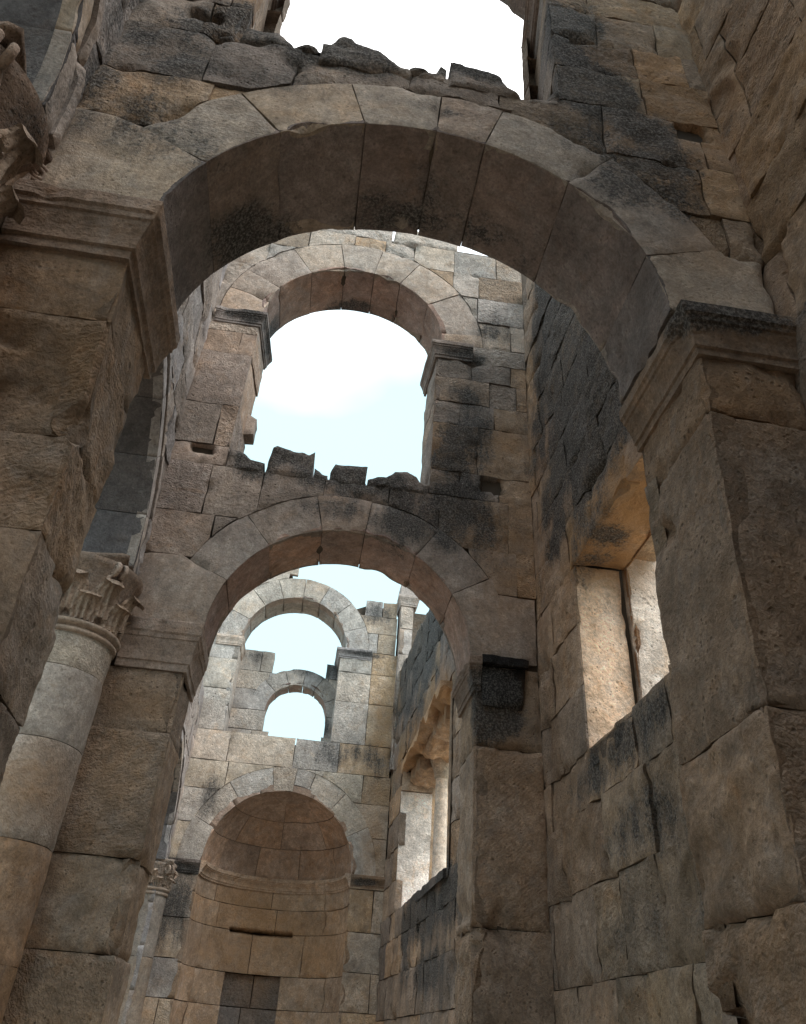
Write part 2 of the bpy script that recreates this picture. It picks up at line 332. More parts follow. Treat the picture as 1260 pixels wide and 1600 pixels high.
def pushout(poly, discs, step=.04):
    if not discs: return poly
    B = resample(poly, step)
    tot = np.ones(len(B), bool)
    for (cu, cv, r) in discs:
        d = B-np.array([cu, cv]); L = np.linalg.norm(d, axis=1); m = L < r
        tot &= m
        B[m] = np.array([cu, cv])+d[m]/np.maximum(L[m], 1e-6)[:, None]*r
    if tot.all(): return None
    return B
def masonry(mb, P, levels, ivals, col, discs=(), wmin=.55, wmax=1.15, topjit=0, **kw):
    for k in range(len(levels)-1):
        z0, z1 = levels[k], levels[k+1]; zm = .5*(z0+z1)
        for iv in ivals(z0, z1):
            a, b = iv[0], iv[1]
            if b-a < .05: continue
            xs = [a]
            while True:
                w = U(wmin, wmax)
                if xs[-1]+w > b-.30*wmin: break
                xs.append(xs[-1]+w)
            if len(xs) > 1 and b-xs[-1] < .35*wmin: xs.pop()
            xs.append(b)
            for d in discs:      # never let one block bridge the crown of an arch from its springing line
                if a < d[0] < b and z1 > d[1]-.02 and z0 < d[1]+.35*d[2]: xs = sorted([x for x in xs if abs(x-d[0]) > .12 or x in (a, b)]+[d[0]])
            for i in range(len(xs)-1):
                jl = U(-.012, .012) if i > 0 else 0; s = U(-.008, .008)
                q = [(xs[i]+jl, z0), (xs[i+1], z0), (xs[i+1]+s*(i < len(xs)-2), z1), (xs[i]-jl, z1)]
                ds = [d for d in discs if z1 > d[1]-.02 and min(abs(xs[i]-d[0]), abs(xs[i+1]-d[0]), abs(.5*(xs[i]+xs[i+1])-d[0])) < d[2]+.05]
                q2 = pushout(q, ds) if ds else q
                if q2 is None: continue
                c = col((xs[i]+xs[i+1])/2, zm) if callable(col) else col
                kk = dict(kw)
                if 'gap' not in kk: kk['gap'] = U(.0005, .003) if U(0, 1) < .72 else U(.006, .020)
                if 'rough' in kk and callable(kk['rough']): kk['rough'] = kk['rough']()
                panel(mb, q2, P, c, **kk)
def arc(c, r, a0, a1, n):
    return [(c[0]+r*math.cos(math.radians(a0+(a1-a0)*i/n)), c[1]+r*math.sin(math.radians(a0+(a1-a0)*i/n))) for i in range(n+1)]
def ring(mb, P, c, ri, ro, angs, col, outer=None, **kw):
    """front faces of the voussoirs; outer: {index: list of outline points replacing the outer arc (from angle a1 to a0)}"""
    for i in range(len(angs)-1):
        a0, a1 = angs[i], angs[i+1]; n = max(3, int(abs(a1-a0)/3))
        rr = ro if not isinstance(ro, (list, tuple)) else ro[i]; kg = ring.gaps.get(i) if ring.gaps else None
        inn = arc(c, ri, a0, a1, n)
        ou = outer[i] if outer and i in outer else arc(c, rr, a1, a0, n)
        cc = col(i) if callable(col) else col
        k2 = dict(gap=U(.001, .003) if U(0, 1) < .7 else .009, rough=.006); k2.update(kw)
        if kg: k2['gap'] = kg
        panel(mb, inn+ou, P, cc, **k2)
ring.gaps = None
def soffit(mb, PC, r, angs, u0, u1, col, split=None, **kw):
    """PC(theta, depthcoord, h): underside of the arch"""
    for i in range(len(angs)-1):
        a0, a1 = math.radians(angs[i])*r, math.radians(angs[i+1])*r
        kk = dict(rough=.004, gap=U(.001, .005), edge=.014, edged=.006, chip=1.0, taper=.012, depth=.09, off=U(-.008, .008)); kk.update(kw)
        cc = col(i) if callable(col) else col
        if split and split(i):
            m = u0+(u1-u0)*U(.4, .6); panel(mb, [(a0, u0), (a1, u0), (a1, m), (a0, m)], lambda u, v, h: PC(u/r, v, h), cc, **kk)
            panel(mb, [(a0, m), (a1, m), (a1, u1), (a0, u1)], lambda u, v, h: PC(u/r, v, h), cc, **kk)
        else: panel(mb, [(a0, u0), (a1, u0), (a1, u1), (a0, u1)], lambda u, v, h: PC(u/r, v, h), cc, **kk)
def prism(mb, poly, y0, y1, P=None, col=(.1, .08, .06)):
    """solid behind the faces; poly in (u,v), extruded in the third coordinate"""
    P = P or (lambda u, v, w: (u, w, v)); n = len(poly)
    a = [P(u, v, y0) for u, v in poly]; b = [P(u, v, y1) for u, v in poly]
    mb.add(a+b, [tuple(range(n)), tuple(range(2*n-1, n-1, -1))]+[(i, (i+1) % n, n+(i+1) % n, n+i) for i in range(n)], col)
def box(mb, a, b, col=(.1, .08, .06)):
    (x0, y0, z0), (x1, y1, z1) = a, b
    prism(mb, [(x0, z0), (x1, z0), (x1, z1), (x0, z1)], y0, y1, None, col)
def sweep(mb, path, prof, col, step=.05, cap=True, wear=.006, chipk=1.0):
    """moulding: path in plan (x,y) with the outside on its right hand; prof = [(projection, z)]"""
    path = [np.array(p, float) for p in path]; n = len(path); nr = []
    for i in range(n-1):
        d = path[i+1]-path[i]; d /= np.linalg.norm(d); nr.append(np.array([d[1], -d[0]]))
    ps, ms = [], []
    for i in range(n):
        if i == 0: m = nr[0]
        elif i == n-1: m = nr[-1]
        else: m = nr[i-1]+nr[i]; m = m/(m@nr[i])
        ps.append(path[i]); ms.append(m)
    P2, M2 = [], []
    for i in range(n-1):
        k = max(1, int(np.linalg.norm(ps[i+1]-ps[i])/step))
        for j in range(k): t = j/k; P2.append(ps[i]*(1-t)+ps[i+1]*t); M2.append(ms[i]*(1-t)+ms[i+1]*t)
    P2.append(ps[-1]); M2.append(ms[-1])
    pr = []
    for i in range(len(prof)-1):
        a, b = np.array(prof[i]), np.array(prof[i+1]); k = max(1, int(np.linalg.norm(b-a)/.03))
        for j in range(k): pr.append(a+(b-a)*j/k)
    pr.append(np.array(prof[-1])); m = len(pr)
    V = np.array([[p[0]+q[0]*e[0], p[1]+q[1]*e[0], e[1]] for p, q in zip(P2, M2) for e in pr])
    N2 = np.array([[q[0], q[1], 0] for q in M2 for e in pr])
    prj = np.array([e[0] for _ in P2 for e in pr])
    w = fbm(V, 7, 3, 2.)*wear + np.clip(fbm(V, 3.1, 4, 6.6)-.12, 0, 1)*-.12*chipk*np.clip(prj/.12, 0, 1)
    V = V+N2*w[:, None]; V[:, 2] += fbm(V, 6, 2, 4.)*wear*.8
    fs = [(i*m+j, (i+1)*m+j, (i+1)*m+j+1, i*m+j+1) for i in range(len(P2)-1) for j in range(m-1)]
    if cap: fs.append(tuple(range(m-1, -1, -1))); fs.append(tuple((len(P2)-1)*m+j for j in range(m)))
    mb.add(V, fs, vary(col, .04))
def impost_profile(zb, zt, p):
    h = zt-zb
    return [(-.02, zb), (p*.18, zb), (p*.20, zb+h*.14), (p*.34, zb+h*.16), (p*.36, zb+h*.26), (p*.46, zb+h*.40), (p*.66, zb+h*.54),
            (p*.70, zb+h*.60), (p*.82, zb+h*.62), (p*.86, zb+h*.70), (p, zb+h*.74), (p, zb+h*.97), (p*.94, zt), (-.05, zt)]

# colours (linear albedo)
BROWN = (.27, .205, .145); BROWNW = (.36, .245, .145); TAN = (.34, .27, .20); GREY = (.33, .30, .265); PINK = (.33, .275, .24)
PALE = (.48, .44, .395); OCHRE = (.42, .325, .23); DUSK = (.25, .215, .19); LIT = (.50, .44, .36)
def pick(*cs):
    return lambda *a: R_.choice(cs)
def rg(lo, hi): return lambda: U(lo, hi)
XL = lambda y: -2.12-.045*(np.asarray(y, float)-3.0)
XR = lambda y: 2.66-.042*np.maximum(np.asarray(y, float)-9.0, 0)
PLft = lambda u, v, h: (XL(u)+h, u, v)
PRgt = lambda u, v, h: (XR(u)-h, u, v)
def front(y): return lambda u, v, h: (u, y-h, v)
def back(y): return lambda u, v, h: (u, y+h, v)

# ================================================================== transverse arch walls
def cross_wall(root, y0, y1, cL, RL, cU, RU, zimpL, zimpR, xpl, xpr, jl, jr, xl0, xr0, zsill, ztop, angL, angU, cols, springL=None, springR=None,
               top_poly=None, holes=(), levlow=None, levmid=None, upl=None, upr=None):
    cf, cr, cs = cols
    Ro, RoU = RL+.56, RU+.68
    mb = MB(); P = front(y0)
    zsp = cL[1]
    lowd = levlow or {'l': [-1.6, -.7, .25, 1.2, 1.93, 2.5, 3.22], 'r': [-1.6, -.8, -.1, .58, 1.36, 3.12]}; low = lowd['l']
    # pilaster front + inner side faces
    for side, x_in, x_out, zi in (('l', xpl, xl0, zimpL), ('r', xpr, xr0, zimpR)):
        yf = cross_wall.recess.get(side) if cross_wall.recess else None
        FY = (lambda v: np.interp(v, [p[0] for p in yf], [p[1] for p in yf])) if yf else (lambda v: y0+0*np.asarray(v, float))
        PF = (lambda FY: lambda u, v, h: (u, FY(v)-h, v))(FY)
        pm = MB(); lv = [z for z in lowd[side] if z < zi-.25]+[zi]
        for k in range(len(lv)-1):
            a, b = lv[k], lv[k+1]; off = U(-.012, .012)
            q = [(x_out, a), (x_in(a), a), (x_in(b), b), (x_out, b)]
            hh = [h for h in holes if h[1] > min(x_out, x_in(a)) and h[0] < max(x_out, x_in(a)) and h[3] > a and h[2] < b]
            cp = cross_wall.pcol(a); panel(pm, q, PF, cp, off=off, rough=U(.014, .026), gap=U(.001, .004), edge=.03, edged=.014, holes=hh, chip=1.8)
            sg = 1 if side == 'l' else -1
            PS = lambda u, v, h: (np.interp(v, [p[0] for p in x_in.k], [p[1] for p in x_in.k])+sg*h, u, v)
            panel(pm, [(float(FY(a)), a), (y1, a), (y1, b), (float(FY(b)), b)], PS, cp, off=off, rough=U(.014, .026), gap=U(.001, .004), edge=.03, edged=.014, chip=1.8)
        pm.build('pilaster', STONE, root)
    # springing zone to sill, then jambs, then above the upper spring
    lv = levmid or [zsp, 4.62, 5.2, 5.75, zsill]
    def iv(a, b):
        if b <= zsill+.01:
            l = xl0 if not (springL and a < springL[0]-.05) else cL[0]
            r = xr0 if not (springR and a < springR[0]-.05) else cL[0]
            if r-l < .1: return []
            return [(l, r)] if l < cL[0] < r else [(l, r)]
        if b <= cU[1]+.01: return [(xl0, jl((a+b)/2)), (jr((a+b)/2), xr0)]
        return [(xl0, xr0)]
    def rough(): return U(.010, .026)
    masonry(mb, P, lv, iv, cf, discs=[(cL[0], cL[1], Ro)], rough=rough, edge=.012, edged=.005, holes=holes)
    up = [zsill]; 
    n = max(1, round((cU[1]-zsill)/.62))
    for k in range(1, n+1): up.append(zsill+(cU[1]-zsill)*k/n)
    masonry(mb, P, upl or up, lambda a, b: [(xl0, jl((a+b)/2))], cf, rough=rough, wmin=.45, wmax=.9, holes=holes)
    masonry(mb, P, upr or up, lambda a, b: [(jr((a+b)/2), xr0)], cf, rough=rough, wmin=.4, wmax=.95, holes=holes)
    n = max(1, round((ztop-cU[1])/.55)); t = [cU[1]+(ztop-cU[1])*k/n for k in range(n+1)]
    masonry(mb, P, t, iv, cf, discs=[(cU[0], cU[1], RoU)], rough=rough, wmin=.45, wmax=.8, edge=.012, edged=.005)
    # rear face, coarser
    PB = back(y1)
    masonry(mb, PB, [zsp, 4.7, 5.4, 6.0, zsill], lambda a, b: [(xl0, xr0)], cf, discs=[(cL[0], cL[1], Ro)], rough=.012, step=.09)
    masonry(mb, PB, up, iv, cf, rough=.012, step=.09)
    masonry(mb, PB, t, iv, cf, discs=[(cU[0], cU[1], RoU)], rough=.012, step=.09)
    for side, x_in, x_out, zi in (('l', xpl, xl0, zimpL), ('r', xpr, xr0, zimpR)):
        masonry(mb, PB, low+[zsp], lambda a, b: [(min(x_out, x_in(a)+(.03 if x_out > x_in(a) else -.03)), max(x_out, x_in(a)-(.03 if x_out < x_in(a) else -.03)))], cf, rough=.012, step=.1)
    # upper jamb faces
    for jf, sg, ul in ((jl, 1, upl or up), (jr, -1, upr or up)):
        for k in range(len(ul)-1):
            a, b = ul[k], ul[k+1]
            PJ = lambda u, v, h: (np.interp(u, [y0, y1], [jf((a+b)/2), jf((a+b)/2, 1)])+sg*h, u, v)
            panel(mb, [(y0, a), (y1, a), (y1, b), (y0, b)], PJ, cf(0, 8), rough=.008, gap=.01, edge=.025)
    mb.build('masonry', STONE, root)
    # lower arch
    rb = MB()
    ring(rb, P, cL, RL, Ro, angL, lambda i: cr(i), outer=cross_wall.outer, edge=.012, edged=.008, chip=.8)
    ring(rb, PB, cL, RL, Ro, angL, lambda i: cr(i), step=.08)
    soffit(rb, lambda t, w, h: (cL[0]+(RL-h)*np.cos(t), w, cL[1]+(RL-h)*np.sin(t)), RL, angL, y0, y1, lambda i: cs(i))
    rb.build('arch', DRESSED, root)
    ub = MB()
    ring(ub, P, cU, RU, RoU, angU, lambda i: tuple(q*1.22 for q in cr(i)), edge=.012, edged=.008, chip=.8)
    ring(ub, PB, cU, RU, RoU, angU, lambda i: cr(i), step=.08)
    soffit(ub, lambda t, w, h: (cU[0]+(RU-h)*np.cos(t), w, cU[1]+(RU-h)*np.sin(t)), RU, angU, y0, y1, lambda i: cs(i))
    ub.build('upper_arch', DRESSED, root)
    # imposts
    for (xi, zi, sg, xo) in ((xpl(zimpL), zimpL, 1, xl0), (xpr(zimpR), zimpR, -1, xr0)):
        pass
    # core
    cb = MB(); e = .08
    def half(s):
        xo = (xl0-.3) if s < 0 else (xr0+.3); rl, ru = RL+.05, RU+.05
        xin = (xpl if s < 0 else xpr); pi = xin(0)+s*.13
        A = (180, 90) if s < 0 else (0, 90)
        pi += s*.15; pts = [(xo, -1.6), (pi, -1.6), (pi, zsp-.02), (cL[0]+s*rl, zsp)]+arc(cL, rl, A[0], A[1], 14)[1:]
        pts += [(cL[0], zsill-.04), ((jl if s < 0 else jr)(7)+s*.16, zsill-.04), ((jl if s < 0 else jr)(9)+s*.2, cU[1])]
        arcp = arc(cU, ru, A[0], A[1], 12)
        pts += arcp[1:]+[(cU[0], ztop+.12), (xo, ztop+.12)]
        lo_ = (.45 if cross_wall.recess and s < 0 else e); k3 = 4+14
        prism(cb, [(xo, -1.6), (pi, -1.6), (pi, zsp), (xo, zsp)], y0+lo_, y1-.03)
        prism(cb, [(xo, zsp)]+pts[3:], y0+e, y1-.025)
    half(-1); half(1)
    cb.build('rubble_core', MORTAR, root, smooth=False)
cross_wall.outer = None; cross_wall.recess = None; cross_wall.pcol = lambda a: R_.choice([BROWN, BROWNW, (.28, .23, .18)])
class XP:   # inner pilaster face, x as function of height
    def __init__(s, k): s.k = k
    def __call__(s, z): return float(np.interp(z, [p[0] for p in s.k], [p[1] for p in s.k]))

def stone_stub(root, poly, y0, y1, col, name='broken_stone', rough=.03, P=None, mat=None):
    mb = MB(); P = P or front(y0)
    panel(mb, poly, P, col, gap=.001, rough=rough, edge=.04, edged=.03, depth=y1-y0, taper=.0, jit=.010, off=U(-.01, .02), backcap=True, step=.03 if y0 < 5 else .05)
    return mb.build(name, mat or STONE, root)

# ---- near wall (y = 3)
A = thing('arch_wall', (.3, 3.4, -1.6), 'nearest cross wall, its great round arch spanning the top of the view', 'arch wall', 'pierced cross walls of the aisle')
xplA = XP([(-1.6, -1.37), (5, -1.39)]); xprA = XP([(-1.6, 1.93), (2, 1.95), (3.6, 2.02), (5, 2.03)])
cross_wall.outer = {0: [(2.4, 4.68), (2.62, 4.45), (2.62, 3.98)], 6: [(-1.76, 5.07), (-2.1, 5.10), (-2.12, 3.98)]}
angA = [0, 19, 50, 74.5, 87.5, 106, 129, 152, 180]
cross_wall.outer = {0: [(2.28, 4.70), (2.66, 4.62), (2.66, 3.96)], 7: [(-2.16, 3.96), (-2.16, 5.12), (-1.75, 5.08)]}
ring.gaps = {7: .018, 6: .014, 5: .009, 1: .006, 2: .008}
cross_wall.recess = {'l': [(-1.6, 3.34), (1.0, 3.34), (1.6, 3.26), (2.7, 3.24), (3.05, 3.14), (3.55, 3.0)]}
cross_wall(A, 3.0, 3.9, (.27, 3.96), 1.63, (.03, 9.3), 1.5, 3.68, 3.60, xplA, xprA,
    lambda z, k=0: -1.25-.18*k, lambda z, k=0: 1.32+.14*k, -2.14, 2.68, 6.42, 11.6, angA, [0, 20, 42, 62, 80, 98, 118, 140, 160, 180],
    (lambda u, v: R_.choice([BROWN, (.34, .24, .15), (.30, .26, .21), TAN, (.37, .29, .20)]) if v < 5.5 or u > 1 else R_.choice([GREY, (.28, .25, .22), TAN]),
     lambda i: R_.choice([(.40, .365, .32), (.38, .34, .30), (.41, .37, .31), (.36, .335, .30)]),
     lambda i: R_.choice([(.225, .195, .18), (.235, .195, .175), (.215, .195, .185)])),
    springL=(5.1,), springR=(4.62,), holes=[(-1.72, -1.45, 6.62, 6.8, .16), (2.3, 2.56, 6.12, 6.4, .16)], levmid=[3.96, 4.62, 5.1, 5.72, 6.42])
for poly in ([(-2.1, 6.43), (-1.3, 6.43), (-.9, 6.40), (-.86, 6.44), (-.93, 6.5), (-1.3, 6.56), (-2.1, 6.6)],):
    pass
topsA = [[(-1.28, 6.42), (-.88, 6.42), (-.83, 6.52), (-.95, 6.66), (-1.28, 6.70)],
         [(-.86, 6.42), (-.66, 6.42), (-.62, 6.48), (-.74, 6.53), (-.86, 6.5)],
         [(-.62, 6.30), (.12, 6.30), (.14, 6.46), (.03, 6.47), (-.08, 6.56), (-.22, 6.66), (-.34, 6.68), (-.46, 6.76), (-.52, 6.74), (-.56, 6.60), (-.62, 6.56)],
         [(.14, 6.32), (.40, 6.32), (.40, 6.56), (.34, 6.60), (.30, 6.50), (.2, 6.46), (.15, 6.5)],
         [(.41, 6.30), (1.02, 6.28), (1.06, 6.38), (.92, 6.45), (.85, 6.58), (.72, 6.62), (.55, 6.62), (.42, 6.68)],
         [(1.04, 6.26), (1.36, 6.26), (1.34, 6.6), (1.2, 6.42), (1.05, 6.38)]]
for q in topsA: stone_stub(A, q, 2.99, 3.7, GREY)
ring.gaps = None
# imposts
def impost(root, path, zb, zt, p, col, name='impost', **kw):
    mb = MB(); sweep(mb, path, impost_profile(zb, zt, p), col, **kw); return mb.build(name, DRESSED, root, smooth=False)
impost(A, [(-2.10, 3.0), (-1.40, 3.0), (-1.40, 3.95)], 3.62, 4.06, .13, (.245, .195, .155))
impost(A, [(2.03, 3.92), (2.03, 3.0), (2.66, 3.0)], 3.56, 3.93, .12, (.21, .165, .125), chipk=1.5)
for s in ((-1.27, 9.08), ):
    impost(A, [(-1.75, 3.0), (-1.27, 3.0), (-1.43, 3.9)], 9.06, 9.32, .12, DUSK)
impost(A, [(1.46, 3.9), (1.30, 3.0), (1.9, 3.0)], 9.06, 9.32, .12, DUSK)

def rubble(root, n, x0, x1, zf, y0, y1, size, col):
    """crumbled bits and packed fill left lying on a broken ledge"""
    mb = MB()
    for k in range(n):
        bm = bmesh.new(); bmesh.ops.create_icosphere(bm, subdivisions=2, radius=1)
        V = np.array([v.co[:] for v in bm.verts]); Fc = [[v.index for v in f.verts] for f in bm.faces]; bm.free()
        V = V*(1+.45*fbm(V+k*7.3, 1.3, 3))[:, None]; V = np.sign(V)*np.abs(V)**.8
        sc = size*U(.35, 1.0); V = V*np.array([sc*U(.8, 1.5), sc, sc*U(.5, .8)]); x = U(x0, x1)
        mb.add(V+np.array([x, U(y0, y1), zf(x)+sc*.25]), Fc, vary(col, .15))
    ro_ = mb.build('rubble', STONE, root, smooth=False); ro_['kind'] = 'stuff'
rubble(A, 34, -1.2, 1.3, lambda x: 6.44 if x < 0.1 or x > .42 else 6.42, 3.02, 3.35, .065, (.30, .27, .23))

# ---- middle wall (y = 8.5)
B = thing('arch_wall', (.2, 8.95, -1.6), 'middle cross wall with broken sill stones under its tall open arch', 'arch wall', 'pierced cross walls of the aisle')
cross_wall.outer = {0: [(2.35, 4.62), (2.64, 4.60), (2.64, 4.02)], 8: [(-1.85, 4.75), (-2.3, 4.80), (-2.36, 4.02)], 7: [(-1.22, 5.76), (-1.55, 5.55), (-1.95, 4.80)]}
xplB = XP([(-1.6, -1.50), (5, -1.50)]); xprB = XP([(-1.6, 1.84), (5, 1.86)])
angB = [0, 32, 57.5, 84, 104, 130, 156, 180]
cross_wall.outer = {0: [(2.08, 5.18), (2.16, 4.94), (2.64, 4.92), (2.64, 4.02)], 6: [(-2.38, 4.02), (-2.36, 4.93), (-1.86, 4.95)]}
def colB(u, v):
    if v > 9.2: return R_.choice([PALE, (.44, .40, .35), (.41, .375, .335), TAN])
    if u > 1.0: return R_.choice([(.34, .28, .22), (.31, .27, .23), (.36, .28, .20)])
    return R_.choice([(.36, .30, .25), (.33, .29, .25), (.36, .31, .27)])
cross_wall.recess = None; cross_wall.pcol = lambda a: R_.choice([(.31, .25, .185), (.30, .245, .19), (.33, .26, .19)])
cross_wall(B, 8.5, 9.4, (.2, 4.02), 1.6, (-.17, 9.5), 1.45, 3.42, 3.95, xplB, xprB,
    lambda z, k=0: -1.62+.07*k, lambda z, k=0: 1.20-.03*k, -2.40, 2.66, 6.42, 11.9, angB, [0, 8, 36, 62, 81, 101, 124, 151, 165, 180],
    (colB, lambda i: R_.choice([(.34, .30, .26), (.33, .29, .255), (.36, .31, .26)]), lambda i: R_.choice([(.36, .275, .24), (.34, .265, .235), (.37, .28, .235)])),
    springL=(4.9,), springR=(4.9,), holes=[(-2.13, -1.84, 6.60, 6.74, .16), (1.94, 2.24, 6.58, 6.82, .16)],
    levlow={'l': [-1.6, -.9, -.2, .62, 1.45, 2.72], 'r': [-1.6, -.9, -.2, .3, 1.12, 2.95]}, levmid=[4.02, 4.94, 5.6, 6.42], upl=[6.42, 6.75, 7.5, 8.55, 9.02, 9.5], upr=[6.42, 6.86, 7.75, 8.2, 8.72, 9.12, 9.5])
topsB = [[(-1.62, 6.38), (-1.10, 6.38), (-1.10, 6.56), (-1.3, 6.60), (-1.42, 6.7), (-1.62, 6.72)],
         [(-1.09, 6.38), (-.5, 6.38), (-.44, 6.32), (-.44, 6.86), (-.52, 6.80), (-.62, 6.84), (-.74, 6.83), (-.98, 6.88), (-1.03, 6.84)],
         [(-.43, 6.38), (-.2, 6.38), (-.22, 6.50), (-.30, 6.52), (-.42, 6.60)],
         [(-.21, 6.38), (.30, 6.38), (.31, 6.73), (-.14, 6.70), (-.2, 6.55)],
         [(.32, 6.38), (1.18, 6.38), (1.2, 6.56), (1.08, 6.62), (1.03, 6.72), (.88, 6.77), (.70, 6.73), (.58, 6.60), (.46, 6.60), (.33, 6.52)]]
for q in topsB: stone_stub(B, q, 8.485, 9.3, (.36, .33, .30), rough=.03)
impost(B, [(-2.28, 8.5), (-1.50, 8.5), (-1.50, 9.42)], 3.42, 4.01, .10, (.30, .25, .21))
impost(B, [(1.86, 9.42), (1.86, 8.5), (1.93, 8.5)], 3.60, 4.02, .10, (.24, .19, .15))
impost(B, [(-2.32, 8.5), (-1.62, 8.5), (-1.55, 9.42)], 9.20, 9.46, .10, (.28, .255, .235))
impost(B, [(1.17, 9.42), (1.20, 8.5), (1.78, 8.5)], 9.12, 9.44, .10, (.26, .235, .22))
stone_stub(B, [(-1.75, 7.55), (-1.45, 7.58), (-1.44, 7.90), (-1.75, 8.05)], 9.15, 9.42, (.36, .33, .30), 'corbel')
rubble(B, 30, -1.5, 1.15, lambda x: 6.44, 8.55, 8.9, .10, (.33, .30, .27))
# charred lip over the broken-out impost
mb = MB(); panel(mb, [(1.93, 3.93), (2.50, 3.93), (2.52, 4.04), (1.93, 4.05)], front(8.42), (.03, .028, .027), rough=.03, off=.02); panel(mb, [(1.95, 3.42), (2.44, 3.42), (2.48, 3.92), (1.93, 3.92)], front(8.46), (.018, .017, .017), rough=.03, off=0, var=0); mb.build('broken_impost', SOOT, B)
# ragged top of the middle wall
for q in ([(-2.3, 11.9), (-1.0, 11.9), (-1.0, 12.25), (-1.7, 12.3), (-2.3, 12.2)], [(-.98, 11.9), (.3, 11.9), (.3, 12.3), (-.9, 12.28)], [(.32, 11.9), (1.5, 11.9), (1.5, 12.2), (.8, 12.32), (.35, 12.3)]):
    stone_stub(B, q, 8.5, 9.4, PALE)

# ================================================================== end wall with apse niche (y = 20)
C = thing('apse_wall', (-.4, 20.6, -1.6), 'far end wall with a half domed niche below pale arches open to sky', 'niche wall')
YC = 20.0; P = front(YC); NC, NR = (-.37, 3.50), 1.77; UC, UR = (-.77, 9.25), 1.45
mb = MB()
def colC(u, v):
    c = colC0(u, v); return tuple(q*1.15 for q in c)
def colC0(u, v):
    if u > 1.45 or (u > 1.1 and v < 6.6): return R_.choice([OCHRE, (.42, .34, .26), (.42, .32, .22)])
    if v > 5.5: return R_.choice([PALE, (.42, .385, .345), (.45, .40, .34), (.40, .375, .35)])
    if v > 3.4: return R_.choice([(.43, .385, .33), (.41, .375, .33), (.43, .38, .31)])
    return R_.choice([(.33, .29, .25), OCHRE, (.30, .28, .26)]) if u < -2 else R_.choice([OCHRE, BROWNW])
lvC = [-1.6, -.8, 0, .75, 1.5, 2.3, 3.2, 3.5]
masonry(mb, P, lvC, lambda a, b: [(-3.05, NC[0]-NR), (NC[0]+NR, 2.25)], colC, rough=rg(.008, .02), wmin=.5)
masonry(mb, P, [3.5, 4.35, 5.15, 5.85], lambda a, b: [(-3.05, 2.2)], colC, wmin=.9, wmax=1.5, discs=[(NC[0], NC[1], 2.35)], rough=rg(.008, .02))
masonry(mb, P, [5.85, 6.62], lambda a, b: [(-3.05, 2.15)], colC, rough=rg(.01, .02), wmin=1.0, wmax=1.7)
masonry(mb, P, [6.62, 7.75, 8.6, 9.25], lambda a, b: [(-3.05, -2.22), (.55, 1.45), (1.45, 2.2)], colC, rough=rg(.008, .02), wmin=.9, wmax=1.4)
masonry(mb, P, [9.25, 9.85, 10.4], lambda a, b: [(-3.05, 2.08)], colC, discs=[(UC[0], UC[1], 2.1)], rough=rg(.008, .02))
masonry(mb, P, [10.4, 10.9], lambda a, b: [(-3.05, -1.0), (1.12, 1.62), (1.63, 2.05)], colC, discs=[(UC[0], UC[1], 2.1)], rough=rg(.008, .03))
masonry(mb, P, [10.9, 11.45], lambda a, b: [(-3.05, -1.2)], colC, discs=[(UC[0], UC[1], 2.1)], rough=rg(.008, .03))
masonry(mb, P, [11.45, 11.9], lambda a, b: [(-3.05, -.95)], colC, rough=rg(.008, .03))
for k in range(4):
    a = 6.62+k*.657; b = a+.657
    panel(mb, [(YC, a), (YC+1.0, a), (YC+1.0, b), (YC, b)], lambda u, v, h: (-2.22+h, u, v), PALE)
    panel(mb, [(YC, a), (YC+1.0, a), (YC+1.0, b), (YC, b)], lambda u, v, h: (.55-h, u, v), PALE)
mb.build('masonry', PALESTONE, C)
mb = MB(); nc = pick((.47, .43, .375), (.48, .425, .36), (.46, .42, .375))
ring(mb, P, NC, NR, 2.36, [0, 28, 52, 74], nc, gap=.006); ring(mb, P, NC, NR+.17, 2.36, [74, 86], nc, gap=.006); ring(mb, P, NC, NR, 2.36, [86, 101, 128, 155, 180], nc, gap=.006)
mb.build('niche_arch', PALESTONE, C)
mb = MB(); ring(mb, P, UC, UR, 2.1, [0, 22, 45, 68, 88, 110, 132, 156, 180], pick(PALE, (.47, .43, .38)), depth=1.0, gap=.001, edged=.003, var=.03)
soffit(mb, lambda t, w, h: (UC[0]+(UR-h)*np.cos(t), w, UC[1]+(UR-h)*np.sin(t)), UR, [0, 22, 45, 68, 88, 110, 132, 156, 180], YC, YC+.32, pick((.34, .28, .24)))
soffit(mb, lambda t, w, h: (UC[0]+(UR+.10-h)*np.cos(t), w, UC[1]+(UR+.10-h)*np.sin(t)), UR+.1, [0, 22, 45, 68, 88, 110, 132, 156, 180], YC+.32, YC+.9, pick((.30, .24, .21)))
ring(mb, back(YC+1.0), UC, UR, 2.1, [0, 30, 60, 90, 120, 150, 180], pick(PALE))
mb.build('upper_arch', PALESTONE, C)
